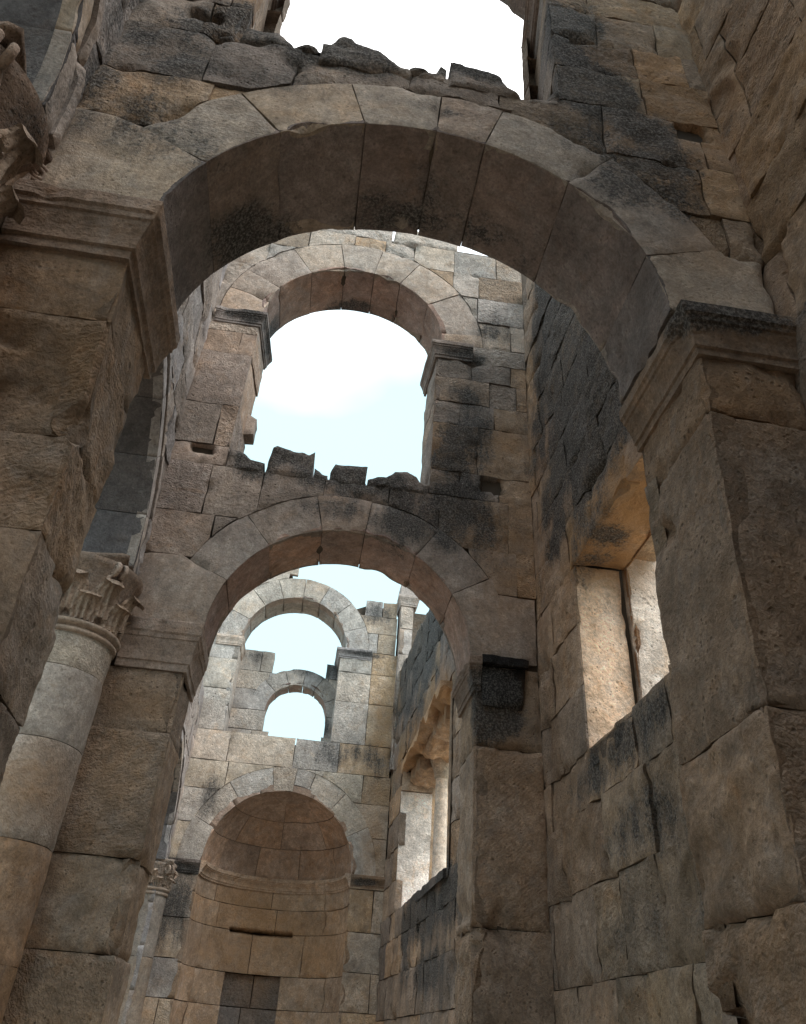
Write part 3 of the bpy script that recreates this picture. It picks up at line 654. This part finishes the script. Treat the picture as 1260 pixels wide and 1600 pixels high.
# niche: curved wall and half dome
mb = MB()
PN = lambda u, v, h: (NC[0]+(NR-h)*np.cos(u/NR), YC+(NR-h)*np.sin(u/NR), v)
L_ = math.pi*NR
cyl = [-1.6, -.8, 0, .75, 1.42, 2.30, 2.84, 3.28]
for k in range(len(cyl)-1):
    xs = [0]; 
    while xs[-1] < L_-.9: xs.append(xs[-1]+U(1.1, 2.1))
    xs[-1] = L_ if len(xs) > 1 and xs[-1] > L_-.5 else xs[-1]
    if xs[-1] < L_: xs.append(L_)
    for i in range(len(xs)-1):
        a, b = xs[i], xs[i+1]; hs = []
        sl = [(2.2, 3.75, 2.25, 2.36, .16)] if k in (4, 5) else []
        if k <= 3: # blocked doorway, dark infill between u 1.95 and 3.35 below z 1.40
            seg = []
            for (p, q) in ((a, min(b, 2.35)), (max(a, 3.70), b)):
                if q-p > .1: seg.append((p, q))
            for p, q in seg: panel(mb, [(p, cyl[k]), (q, cyl[k]), (q, cyl[k+1]), (p, cyl[k+1])], PN, R_.choice([OCHRE, (.42, .33, .24), (.38, .30, .22)]), gap=U(.001, .008), rough=.008, step=.09)
        else:
            panel(mb, [(a, cyl[k]), (b, cyl[k]), (b, cyl[k+1]), (a, cyl[k+1])], PN, R_.choice([OCHRE, (.42, .33, .24), (.39, .31, .23)]), gap=U(.001, .006), edged=.004, rough=.008, holes=sl, step=.045 if sl else .08)
mb.build('niche_wall', DRESSED, C)
mb = MB()
for k in range(4):
    a, b = cyl[k], cyl[k+1]; m = 3.0+U(-.3, .3)
    for p, q in ((2.35, m), (m, 3.70)): panel(mb, [(p, a), (q, a), (q, b), (p, b)], PN, (.20, .19, .18), off=-.10, rough=.012, gap=.02)
mb.build('blocked_doorway', STONE, C)
mb = MB()
PD = lambda u, v, h: (NC[0]+(NR-h)*np.cos(v/NR)*np.cos(u/NR), YC+(NR-h)*np.cos(v/NR)*np.sin(u/NR), NC[1]+(NR-h)*np.sin(v/NR))
dl = [0, 24, 47, 68, 88]
for k in range(4):
    a, b = math.radians(dl[k])*NR, math.radians(dl[k+1])*NR; n = [5, 4, 2, 1][k]
    for i in range(n):
        u0, u1 = L_*i/n, L_*(i+1)/n
        panel(mb, [(u0, a), (u1, a), (u1, b), (u0, b)], PD, R_.choice([(.42, .33, .26), (.40, .31, .24), (.44, .345, .27)]), gap=U(.001, .004), rough=.006, jit=.001, edged=.003)
mb.build('half_dome', DRESSED, C)
mb = MB(); rim = [(NC[0]+NR*math.cos(t), YC+NR*math.sin(t)) for t in np.linspace(0, math.pi, 25)]
sweep(mb, rim[::-1], impost_profile(3.22, 3.52, .14), (.46, .38, .30)); mb.build('niche_cornice', DRESSED, C, smooth=False)
impost(C, [(-3.05, YC), (NC[0]-NR, YC)], 3.22, 3.5, .12, (.17, .165, .165))
impost(C, [(NC[0]+NR, YC), (2.22, YC)], 3.24, 3.5, .10, (.24, .20, .16))
impost(C, [(-2.9, YC), (-2.22, YC), (-2.22, YC+1)], 9.0, 9.27, .08, PALE)
impost(C, [(.55, YC+1), (.55, YC), (1.42, YC)], 9.0, 9.27, .12, (.33, .32, .31))
# recessed inner screen with the small arch
mb = MB(); Y2 = 21.0; P2 = front(Y2); SC, SR = (-.48, 7.62), .85
masonry(mb, P2, [6.4, 7.05, 7.62], lambda a, b: [(-2.4, -1.12 if a < 7 else -1.30), (.30 if a < 7 else .37, .7)], pick(PALE, (.42, .39, .36)), rough=.012)
masonry(mb, P2, [7.62, 8.2, 8.75], lambda a, b: [(-2.4, .75)], pick(PALE, (.42, .39, .36)), discs=[(SC[0], SC[1], 1.3)], rough=.012)
masonry(mb, P2, [8.75, 9.38], lambda a, b: [(-2.4, -1.30)], pick(PALE), rough=.014, depth=.5)
masonry(mb, P2, [8.75, 9.20], lambda a, b: [(.22, .75)], pick((.34, .33, .32)), rough=.02, depth=.5)
ring(mb, P2, SC, SR, 1.33, [0, 28, 60, 84, 110, 138, 180], pick(PALE, (.45, .415, .38)), depth=.6, gap=.002, edged=.004)
soffit(mb, lambda t, w, h: (SC[0]+(SR-h)*np.cos(t), w, SC[1]+(SR-h)*np.sin(t)), SR, [0, 28, 60, 84, 110, 138, 180], Y2, Y2+.6, pick((.32, .24, .21)), chip=2)
for s, x in ((1, -1.33), (-1, .37)): panel(mb, [(Y2, 6.4), (Y2+.6, 6.4), (Y2+.6, 7.62), (Y2, 7.62)], (lambda s, x: lambda u, v, h: (x+s*h, u, v))(s, x), PALE)
mb.build('small_arch', PALESTONE, C)
mb = MB()
e = .2
box(mb, (-3.3, YC+e, -1.6), (NC[0]-NR-.2, YC+2.4, 3.5)); box(mb, (NC[0]+NR+.2, YC+e, -1.6), (2.4, YC+2.4, 3.5)); box(mb, (NC[0]-NR-.2, YC+NR+.3, -1.6), (NC[0]+NR+.2, YC+2.4, 3.5))
for s, A_ in ((-1, (180, 90)), (1, (0, 90))):
    xo = -3.3 if s < 0 else 2.3
    prism(mb, [(xo, 3.5)]+arc(NC, NR+.16, A_[0], A_[1], 12)+[(NC[0], 6.5), (xo, 6.5)], YC+e, YC+2.4)
box(mb, (-3.3, YC+NR+.25, 3.5), (2.3, YC+2.4, 5.6))
box(mb, (-3.3, YC+e, 6.5), (-2.36, YC+.9, 9.25)); box(mb, (.70, YC+e, 6.5), (2.05, YC+.9, 9.25))
prism(mb, [(-3.3, 9.25)]+arc(UC, UR+.35, 180, 100, 10)+[(-1.1, 11.4), (-1.2, 11.8), (-3.3, 11.8)], YC+e, YC+.9)
prism(mb, [(2.05, 9.25)]+arc(UC, UR+.25, 0, 45, 6)+[(1.15, 10.8), (2.05, 10.8)], YC+e, YC+.9)
box(mb, (-2.5, Y2+.2, 6.5), (-1.5, Y2+.6, 9.3)); box(mb, (.52, Y2+.2, 6.5), (.8, Y2+.6, 9.1))
mb.build('rubble_core', MORTAR, C, smooth=False)
# curved shell behind niche joints
mb = MB(); n = 24
V = []; Fc = []
for i in range(n+1):
    t = math.pi*i/n
    for j, zz in enumerate([-1.6, 3.5]): V.append((NC[0]+(NR+.22)*math.cos(t), YC+.1+(NR+.22)*math.sin(t), zz))
    for j in range(1, 10):
        ph = math.radians(10*j-.5); V.append((NC[0]+(NR+.2)*math.cos(ph)*math.cos(t), YC+.1+(NR+.2)*math.cos(ph)*math.sin(t), 3.5+(NR+.2)*math.sin(ph)))
m = 11
for i in range(n):
    for j in range(m-1): Fc.append((i*m+j, (i+1)*m+j, (i+1)*m+j+1, i*m+j+1))
mb.add(V, Fc, (.1, .08, .06)); mb.build('niche_backing', MORTAR, C)

# ================================================================== right-hand aisle wall with windows
D = thing('side_wall', (3.0, 8.5, -1.6), 'long right hand wall of stone blocks with two window openings and black lichen', 'wall')
mb = MB()
W1 = (3.97, 7.08, 2.50, 4.62); W2 = (13.3, 18.35, 2.58, 5.5)
lvR = [-1.6, -.9, -.2, .62, 1.36, 2.03, 2.54, 3.2, 3.9, 4.62, 5.25, 5.9, 6.6, 7.3, 8.0, 8.7]
def ivR(a, b):
    z = .5*(a+b); lo, hi = -5.0, 20.0; cuts = []
    if W1[2] < z < W1[3]: cuts.append(W1[:2])
    if W2[2] < z < W2[3]+.1: cuts.append((W2[0], W2[1]+U(-.12, .12)))
    if z > 8.7: hi = 9.4
    r = []; s = lo
    for c in cuts: r.append((s, c[0])); s = c[1]
    r.append((s, hi)); return r
def colR(u, v):
    if u > 9.4 and v > 5: return R_.choice([(.22, .19, .16), (.24, .20, .15), (.20, .18, .165)])
    if u > 13: return R_.choice([(.34, .26, .18), (.27, .22, .17), (.24, .21, .18)])
    if u > 7: return R_.choice([(.36, .285, .215), (.38, .29, .20), (.31, .26, .21)])
    if v < 2.6: return R_.choice([(.27, .23, .175), (.31, .25, .18), (.25, .22, .18), (.33, .27, .20)])
    return R_.choice([(.29, .23, .165), (.32, .245, .16), (.26, .215, .17)])
masonry(mb, PRgt, lvR, ivR, colR, rough=rg(.015, .035), edge=.016, edged=.008, chip=1.7, wmin=.55, wmax=1.25)
masonry(mb, PRgt, [8.7, 9.3, 9.95, 10.5, 11.0], ivR, colR, rough=rg(.015, .035), edge=.016, edged=.008, chip=1.7)
mb.build('masonry', STONE, D)
# jagged stones along the broken top
for (a, b, z0, z1) in ((9.6, 11.2, 8.7, 9.3), (11.3, 12.6, 8.7, 9.15), (14.0, 15.2, 8.7, 8.95), (4.2, 5.5, 11, 11.5), (5.6, 7.0, 11, 11.25), (7.1, 8.2, 11, 11.4)):
    m2 = MB(); panel(m2, [(a, z0), (b, z0), (b-.1, z1-.1), (.4*a+.6*b, z1), (a+.1, z1-.04)], PRgt, (.24, .21, .18), rough=.04, depth=.8, backcap=True, edge=.08, edged=.05, jit=.02); m2.build('broken_stone', STONE, D)
# far jambs, sills and lintels (wall about 1.1 m thick)
PJ1 = lambda u, v, h: (u, W1[1]-h, v)
mb = MB()
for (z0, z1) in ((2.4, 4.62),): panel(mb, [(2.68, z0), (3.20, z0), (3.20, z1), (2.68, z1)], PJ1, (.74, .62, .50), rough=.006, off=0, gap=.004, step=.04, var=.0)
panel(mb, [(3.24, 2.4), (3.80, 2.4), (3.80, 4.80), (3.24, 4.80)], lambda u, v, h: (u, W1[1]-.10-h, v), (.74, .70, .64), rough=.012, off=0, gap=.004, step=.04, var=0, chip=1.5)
panel(mb, [(W1[1]-.10, 2.4), (W1[1], 2.4), (W1[1], 4.62), (W1[1]-.10, 4.62)], lambda u, v, h: (3.245-h, u, v), (.40, .24, .13), rough=.004, off=0, step=.05, depth=.02)
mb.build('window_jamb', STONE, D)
mb = MB()
panel(mb, [(2.66, W1[0]), (3.26, W1[0]), (3.26, W1[1]), (2.66, W1[1])], lambda u, v, h: (u, v, 4.62-h), (.44, .29, .16), rough=.02, off=0, chip=1.5)  # orange soffit colour holds the warm bounce off the bright jamb
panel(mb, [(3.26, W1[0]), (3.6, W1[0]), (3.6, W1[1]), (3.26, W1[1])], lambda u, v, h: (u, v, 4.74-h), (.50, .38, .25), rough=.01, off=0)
panel(mb, [(W1[0], 4.60), (W1[1], 4.60), (W1[1], 4.78), (W1[0], 4.78)], lambda u, v, h: (3.262+h, u, v), (.3, .2, .12), rough=.004, off=0, depth=.02)
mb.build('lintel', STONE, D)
mb = MB()
panel(mb, [(2.66, W1[0]), (3.6, W1[0]), (3.6, W1[1]), (2.66, W1[1])], lambda u, v, h: (u, v, 2.50+h), (.25, .21, .17), rough=.02, off=0)
panel(mb, [(2.66, 2.4), (3.6, 2.4), (3.6, 4.62), (2.66, 4.62)], lambda u, v, h: (u, W1[0]+h, v), (.36, .27, .18), rough=.01, off=0)
mb.build('window_sill', STONE, D)
mb = MB()
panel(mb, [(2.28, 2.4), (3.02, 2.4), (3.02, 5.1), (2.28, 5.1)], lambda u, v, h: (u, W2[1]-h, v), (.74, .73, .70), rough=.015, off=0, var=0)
panel(mb, [(2.28, 5.1), (3.02, 5.1), (3.02, 5.55), (2.28, 5.55)], lambda u, v, h: (u, W2[1]-.04-h, v), (.44, .36, .27), rough=.05, off=.05, var=0, edge=.05, edged=.04)
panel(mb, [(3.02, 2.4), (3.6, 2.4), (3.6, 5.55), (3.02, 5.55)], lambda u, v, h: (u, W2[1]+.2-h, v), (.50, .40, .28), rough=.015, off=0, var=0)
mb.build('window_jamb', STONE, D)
mb = MB()
panel(mb, [(2.26, W2[0]), (3.6, W2[0]), (3.6, W2[1]+.2), (2.26, W2[1]+.2)], lambda u, v, h: (u, v, 5.62-h), (.44, .33, .22), rough=.16, off=0, chip=2.5, step=.07)
for ya, yb, dz in ((17.2, 18.3, .42), (15.6, 16.8, .25), (14.0, 15.3, .35)): panel(mb, [(2.5, ya), (3.2, ya), (3.25, yb), (2.45, yb)], (lambda dz: lambda u, v, h: (u, v, 5.62-dz-h))(dz), (.46, .34, .23), rough=.12, off=0, depth=.4, edge=.12, edged=.08, jit=.04, step=.05)
mb.build('lintel', STONE, D)
mb = MB()
panel(mb, [(2.40, W2[0]), (3.6, W2[0]), (3.6, W2[1]+.2), (2.30, W2[1]+.2)], lambda u, v, h: (u, v, 2.57+h), (.25, .22, .2), rough=.03, off=0, step=.1)
panel(mb, [(2.45, 2.4), (3.6, 2.4), (3.6, 5.55), (2.45, 5.55)], lambda u, v, h: (u, W2[0]+h, v), (.36, .28, .2), rough=.01, off=0)
mb.build('window_sill', STONE, D)
mb = MB()
xo = 3.9
def seg(ya, yb, za, zb, xi=.2, xo=3.5):
    v = [(float(XR(ya))+xi, ya, za), (xo, ya, za), (xo, yb, za), (float(XR(yb))+xi, yb, za)]; w = [(a, b, zb) for a, b, c in v]
    mb.add(v+w, [(0, 1, 2, 3), (7, 6, 5, 4), (0, 4, 5, 1), (1, 5, 6, 2), (2, 6, 7, 3), (3, 7, 4, 0)], (.3, .25, .19))
seg(-5, W1[0]-.15, -1.6, 10.9); seg(W1[0]-.15, W1[1]+.18, -1.6, 2.35); seg(W1[0]-.15, W1[1]+.18, 4.90, 10.9); seg(W1[1]+.18, 9.4, -1.6, 10.9)
seg(9.4, W2[0]-.15, -1.6, 8.6); seg(W2[0]-.15, W2[1]+.4, -1.6, 2.4); seg(W2[0]-.15, W2[1]+.4, 5.75, 8.6); seg(W2[1]+.4, 20.2, -1.6, 8.6)
mb.build('rubble_core', MORTAR, D, smooth=False)
# colonnette dividing the second window
CO = thing('colonnette', (2.99, 17.0, 2.58), 'slim pale round colonnette standing in the far right window opening', 'column')
def lathe(mb, c, prof, col, n=28, a0=0, a1=2*math.pi, wear=.004):
    V = []; m = len(prof)
    for i in range(n+1):
        t = a0+(a1-a0)*i/n
        for r, z in prof: V.append((c[0]+r*math.cos(t), c[1]+r*math.sin(t), z))
    V = np.array(V); w = fbm(V, 6, 3, 1.)*wear; d = V-np.array([c[0], c[1], 0]); d[:, 2] = 0; d /= np.linalg.norm(d, axis=1)[:, None]+1e-6; V += d*w[:, None]
    mb.add(V, [(i*m+j, (i+1)*m+j, (i+1)*m+j+1, i*m+j+1) for i in range(n) for j in range(m-1)], col)
mb = MB(); lathe(mb, (2.99, 17.0), [(.15, 2.95)]+[(.15-.02*k/8, 2.95+k*.27) for k in range(9)]+[(.17, 5.12)], (.60, .54, .46)); mb.build('shaft', DRESSED, CO)
mb = MB(); lathe(mb, (2.99, 17.0), [(.0, 2.6), (.26, 2.6), (.27, 2.68), (.22, 2.72), (.17, 2.80), (.20, 2.86), (.19, 2.92), (.15, 2.96), (.1, 2.97)], (.48, .44, .38), wear=.02); mb.build('base', DRESSED, CO)
mb = MB(); lathe(mb, (2.99, 17.0), [(.13, 5.05), (.16, 5.08), (.15, 5.12), (.18, 5.25), (.25, 5.40), (.27, 5.44), (.27, 5.52), (0, 5.53)], (.42, .36, .28), wear=.03); mb.build('capital', DRESSED, CO)

# pilaster rising in the far right corner
Ecor = thing('corner_pier', (2.4, 20.1, 8.0), 'pale narrow pier with a small cap in the far right corner above the blackened wall', 'pier')
mb = MB()
for a, b in ((6.0, 6.8), (6.8, 7.6), (7.6, 8.4), (8.4, 9.2), (9.2, 10.0), (10.0, 10.7)):
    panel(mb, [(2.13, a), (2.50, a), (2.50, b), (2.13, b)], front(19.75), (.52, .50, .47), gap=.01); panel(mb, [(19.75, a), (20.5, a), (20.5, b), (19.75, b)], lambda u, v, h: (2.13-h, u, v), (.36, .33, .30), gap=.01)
    panel(mb, [(2.54, a), (3.1, a), (3.1, b-.2), (2.54, b-.2)], front(20.1), (.40, .40, .38), gap=.01, rough=.03)
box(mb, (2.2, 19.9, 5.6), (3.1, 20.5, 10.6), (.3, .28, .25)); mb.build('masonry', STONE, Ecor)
mb = MB(); sweep(mb, [(2.13, 20.5), (2.13, 19.75), (2.56, 19.75), (2.56, 20.5)], impost_profile(10.72, 11.05, .10), (.46, .44, .42)); box(mb, (2.10, 19.72, 11.05), (2.6, 20.5, 11.5), (.42, .40, .38)); mb.build('cap', DRESSED, Ecor, smooth=False)

# ================================================================== left arcade wall
G = thing('arcade_wall', (-2.6, 8.5, -1.6), 'left hand wall of arches seen edge on, their undersides dark', 'wall')
arches = [(-4.7, 4.5, 1.9), (.75, 4.5, 1.9), (6.2, 4.5, 1.95), (11.6, 4.5, 1.9), (16.8, 3.25, 2.0)]
mb = MB(); band = .30
def ivG(a, b):
    z = .5*(a+b)
    if z < 3.25: return [(-3.0, -1.0), (2.8, 4.15), (8.3, 9.5), (13.6, 14.7), (18.85, 20.0)]
    if z < 4.5: return [(-3.0, -1.0), (2.8, 4.15), (8.3, 9.5), (13.6, 20.0)]
    return [(-6.0, 20.0)] if b < 7.6 else [(-6.0, 10.2)]
def colG(u, v):
    if u > 9: return R_.choice([(.38, .37, .37), (.36, .35, .34)])
    return R_.choice([(.34, .33, .32), (.30, .29, .28), (.36, .35, .34)]) if v > 4.5 else R_.choice([BROWN, TAN])
dd = [(c, z, r+band) for c, z, r in arches]
masonry(mb, PLft, [-1.6, -.8, 0, .8, 1.6, 2.4, 3.25], ivG, colG, rough=.012, step=.1)
masonry(mb, PLft, [3.25, 3.9, 4.5], ivG, colG, discs=dd[4:], rough=.012)
masonry(mb, PLft, [4.5, 5.1, 5.7, 6.3, 6.9, 7.5, 8.1, 8.7, 9.3, 9.9, 10.6, 11.2], ivG, colG, discs=dd, rough=rg(.012, .03), wmin=.7, wmax=1.3, edge=.012, edged=.0055)
mb.build('masonry', STONE, G)
for ci, (c, z, r) in enumerate(arches):
    mb = MB(); an = [0, 20, 41, 62, 84, 106, 128, 150, 180]
    ring(mb, lambda u, v, h: (XL(u)+h+.05, u, v), (c, z), r, r+.20, an, pick((.40, .37, .32), (.38, .35, .31)) if ci == 1 else pick((.42, .42, .41), (.40, .40, .40)), edge=.012, edged=.008, rough=.004, gap=.004, depth=.12, taper=.0, off=0, chip=.4)
    ring(mb, lambda u, v, h: (XL(u)+h+.09, u, v), (c, z), r+.20, r+band, an, pick((.38, .37, .36)), edge=.02, edged=.02, rough=.006, gap=.004, depth=.12, taper=.0, off=0, chip=.8)
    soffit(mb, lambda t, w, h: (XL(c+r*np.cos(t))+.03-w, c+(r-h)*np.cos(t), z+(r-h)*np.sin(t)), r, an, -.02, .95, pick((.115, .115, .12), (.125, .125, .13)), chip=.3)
    mb.build('arch', DRESSED, G)
mb = MB(); e = .2; xo = -3.2
def pg(poly, cy):
    prism(mb, poly, 0, 1, lambda u, v, w: ((float(XL(u))-.2) if w == 0 else float(XL(cy))-.85, u, v), (.3, .25, .2))
HT = lambda c: 11.1 if c < 9 else 7.4
edges_ = [-6.6, -2.0, 3.45, 8.9, 14.2, 20.3]
for i, (c, z, r) in enumerate(arches):
    pg([(edges_[i], 3.2)]+([(c-r-.15, 3.2)])+arc((c, z), r+.15, 180, 90, 10)+[(c, HT(c)), (edges_[i], HT(c))], c)
    pg([(c, HT(c))]+arc((c, z), r+.15, 90, 0, 10)+[(c+r+.15, 3.2), (edges_[i+1], 3.2), (edges_[i+1], HT(c))], c)
for a, b in ((-2.9, -1.1), (2.95, 4.0), (8.45, 9.35), (13.75, 14.6), (19.0, 20.2)): box(mb, (float(XL(a))-.85, a, -1.6), (float(XL(a))-.2, b, 3.2))
mb.build('rubble_core', MORTAR, G, smooth=False)

# ================================================================== engaged columns with Corinthian capitals
def capital(root, c, R, zb, zt, ab, col, rot=0.0):
    H = zt-zb
    mb = MB(); lathe(mb, c, [(R*.96, zb-.16), (R*1.05, zb-.15), (R*1.07, zb-.11), (R*.99, zb-.09), (R*1.0, zb-.075), (R*1.1, zb-.06), (R*1.12, zb-.02), (R*1.0, zb)], (.33, .28, .23), n=48); mb.build('neck_ring', DRESSED, root)
    mb = MB(); K = 12
    bell = [(R*.93, zb-.01)]+[(R*(.93+.32*(k/K)**3), zb+H*.86*k/K) for k in range(1, K+1)]+[(0, zb+H*.86)]
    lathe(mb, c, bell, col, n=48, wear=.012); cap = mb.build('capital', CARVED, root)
    lf = MB()
    def leaf(ang, z0, h, w, out):
        ns, ntt = 26, 22; V = []; C_ = []
        for i in range(ns+1):
            s = i/ns
            for j in range(ntt+1):
                t = -1+2*j/ntt
                lob = .86+.14*abs(math.cos(s*math.pi*3.5))
                wid = w*(math.sin(min(1, .32+s*.78)*math.pi*.86)**.7)*lob*(1 if s < .9 else .7)
                zz = z0+h*(s if s < .82 else .82-(s-.82)*.9)
                rr = R*(.96+.20*(s)**2)+.02+out*(max(0, s-.5)/.5)**2*.8
                rr += .035*(1-abs(t))*(1 if s < .85 else .4)+.028*math.cos(t*math.pi*5)*max(0, 1-1.15*s)-.016*abs(math.sin(s*math.pi*5))*abs(t)
                a = ang+t*wid/R
                V.append((c[0]+rr*math.cos(a), c[1]+rr*math.sin(a), zz)); dk = .45+.55*max(0, math.cos(t*math.pi*4)); C_.append([q*(.55+.45*dk) for q in (.36, .30, .24)])
        m = ntt+1; F_ = [(i*m+j, i*m+j+1, (i+1)*m+j+1, (i+1)*m+j) for i in range(ns) for j in range(ntt)]
        V = np.array(V); V += (fbm(V, 20, 2, 3.)*.004)[:, None]
        lf.add(V, F_, (.33, .275, .22))
    for k in range(8): leaf(rot+k*math.pi/4+math.pi/8, zb, H*.42, R*.36, .09)
    for k in range(8): leaf(rot+k*math.pi/4, zb+H*.10, H*.62, R*.36, .12)
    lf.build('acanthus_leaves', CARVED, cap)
    # corner volutes
    for k in range(4):
        vb = MB(); a = rot+math.pi/4+k*math.pi/2; d = np.array([math.cos(a), math.sin(a), 0]); up = np.array([0, 0, 1.]); sd3 = np.array([-math.sin(a), math.cos(a), 0])
        for sgn in (-1, 1):
            pts = []; rc = ab*1.30-.09; cc0 = np.array([c[0], c[1], zt-.20])+d*rc
            for i in range(30):
                th = -math.pi*.6+i/29*math.pi*4.2; rr = .088*(1-i/29*.80)
                pts.append(cc0+d*rr*math.cos(th)+up*rr*math.sin(th)+sd3*sgn*(.045+.0*i))
            stem = [np.array([c[0], c[1], zb+H*.50])+d*R*1.02+sd3*sgn*.09, np.array([c[0], c[1], zb+H*.66])+d*R*1.15+sd3*sgn*.07]
            pts = stem+pts; V = []; m = 8
            for i, p in enumerate(pts):
                q = pts[min(i+1, len(pts)-1)]-pts[max(i-1, 0)]; q /= np.linalg.norm(q)+1e-9; n1 = np.cross(q, sd3); n1 /= np.linalg.norm(n1)+1e-9
                rad = .022*(1-.3*i/len(pts))
                for j in range(m): b = 2*math.pi*j/m; V.append(p+n1*rad*math.cos(b)+sd3*rad*1.3*math.sin(b))
            F_ = [(i*m+j, i*m+(j+1) % m, (i+1)*m+(j+1) % m, (i+1)*m+j) for i in range(len(pts)-1) for j in range(m)]+[tuple((len(pts)-1)*m+j for j in range(m))]
            vb.add(np.array(V), F_, (.36, .30, .25))
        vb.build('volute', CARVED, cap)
    # concave abacus
    mb = MB(); ring_ = []
    for k in range(4):
        a = rot+math.pi/4+k*math.pi/2; b = a+math.pi/2
        p = np.array([math.cos(a), math.sin(a)])*ab*1.36; q = np.array([math.cos(b), math.sin(b)])*ab*1.36
        for i in range(12):
            t = .04+i/12*.96; m = p*(1-t)+q*t; ring_.append(m*(1-.17*math.sin(math.pi*t)))
    V = []; n = len(ring_)
    for zz, s in ((zt-.11, .90), (zt-.10, .95), (zt-.06, .97), (zt-.055, 1.0), (zt-.01, 1.01), (zt, .99)):
        for p in ring_: V.append((c[0]+p[0]*s, c[1]+p[1]*s, zz))
    V = np.array(V); V += (fbm(V, 7, 3, 1.)*.012)[:, None]
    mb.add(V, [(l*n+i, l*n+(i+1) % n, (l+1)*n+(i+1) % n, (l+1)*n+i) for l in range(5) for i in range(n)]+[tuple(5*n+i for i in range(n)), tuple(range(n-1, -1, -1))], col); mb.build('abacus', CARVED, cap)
def column(root, c, R, joints, zt, cols, a0=-math.pi*1.1, a1=.25*math.pi):
    mb = MB()
    for k in range(len(joints)-1):
        for (b0, b1) in ((a0, a1), (a1, a0+2*math.pi)):
            P = lambda u, v, h: (c[0]+(R+h)*np.cos(u/R), c[1]+(R+h)*np.sin(u/R), v)
            panel(mb, [(b0*R, joints[k]), (b1*R, joints[k]), (b1*R, joints[k+1]), (b0*R, joints[k+1])], P, cols(k), rough=.006, off=0, gap=.003, edge=.010, edged=.004, depth=.1, taper=0, tilt=0, chip=.4)
    mb.build('shaft', DRESSED, root)
    mb = MB(); lathe(mb, c, [(R-.05, -1.6), (R-.05, joints[-1])], (.1, .08, .06)); mb.build('shaft_core', MORTAR, root)
colm = lambda k: [(.32, .25, .165), (.38, .28, .185), (.40, .30, .21), (.42, .375, .32), (.39, .36, .315), (.38, .365, .325)][k]
H1 = thing('engaged_column', (-2.76, 8.28, -1.6), 'round half column with a carved leafy capital beside the left pier of the middle wall', 'column', 'half columns of the arcade')
column(H1, (-2.76, 8.28), .47, [-1.6, -.6, .45, 1.42, 2.35, 3.1, 3.52], 4.4, colm); capital(H1, (-2.76, 8.28), .47, 3.62, 4.48, .50, (.26, .215, .175))
H2 = thing('engaged_column', (-2.53, 2.62, -1.6), 'nearest half column whose dark carved capital shows at the left edge beside the moulded impost', 'column', 'half columns of the arcade')
column(H2, (-2.53, 2.62), .42, [-1.6, -.6, .45, 1.42, 2.35, 3.26], 4.4, lambda k: BROWN); capital(H2, (-2.50, 2.64), .42, 3.40, 4.48, .47, (.20, .155, .12))
H3 = thing('engaged_column', (-2.98, 19.2, -1.6), 'small distant half column with worn capital at the left end of the far wall', 'column', 'half columns of the arcade')
column(H3, (-2.98, 19.2), .34, [-1.6, 0, 1.4, 2.62], 3.2, lambda k: (.24, .22, .19)); capital(H3, (-2.98, 19.2), .34, 2.72, 3.27, .42, (.33, .29, .25))

# ================================================================== surroundings that shade the aisle
Nn = thing('nave_wall', (-11.4, 8, -1.6), 'plain masonry wall on the far side of the nave', 'wall')
mb = MB(); masonry(mb, lambda u, v, h: (-11+h, u, v), [-1.6+.9*k for k in range(9)], lambda a, b: [(-8, 24)], GREY, wmin=1.2, wmax=2.2, step=.3, rough=.02); box(mb, (-12, -8, -1.6), (-11.2, 24, 5.5), (.3, .27, .23)); mb.build('masonry', STONE, Nn)
Ww = thing('added_west_wall', (0, -5.4, -1.6), 'unseen stone wall added behind the viewer to cut light into the aisle', 'wall')  # unseen wall, added to reduce light coming from behind
mb = MB(); masonry(mb, lambda u, v, h: (u, -5+h, v), [-1.6+.8*k for k in range(14)], lambda a, b: [(-3, 3.6)], BROWN, wmin=1., wmax=2., step=.25, rough=.02); box(mb, (-3, -5.9, -1.6), (3.6, -5.2, 9.5), (.3, .25, .2)); mb.build('masonry', STONE, Ww)
mb = MB(); g = 60; V = []; 
mb.add([(-1500, -1500, -1.75), (1500, -1500, -1.75), (1500, 1500, -1.75), (-1500, 1500, -1.75)], [(0, 1, 2, 3)], (.3, .24, .17)); gr = mb.build('ground', EARTH); gr['kind'] = 'structure'
mb = MB(); xs = np.linspace(-11, 3.4, 60); ys = np.linspace(-5, 20, 90); XX, YY = np.meshgrid(xs, ys); V = np.stack([XX.ravel(), YY.ravel(), np.full(XX.size, -1.6)], 1); V[:, 2] += fbm(V, .8, 3, 1)*.05
n = 60; mb.add(V, [(j*n+i, j*n+i+1, (j+1)*n+i+1, (j+1)*n+i) for j in range(89) for i in range(n-1)], (.42, .37, .30)); fl = mb.build('floor', EARTH); fl['kind'] = 'structure'
print('verts', sum(len(o.data.vertices) for o in bpy.data.objects if o.type == 'MESH'))
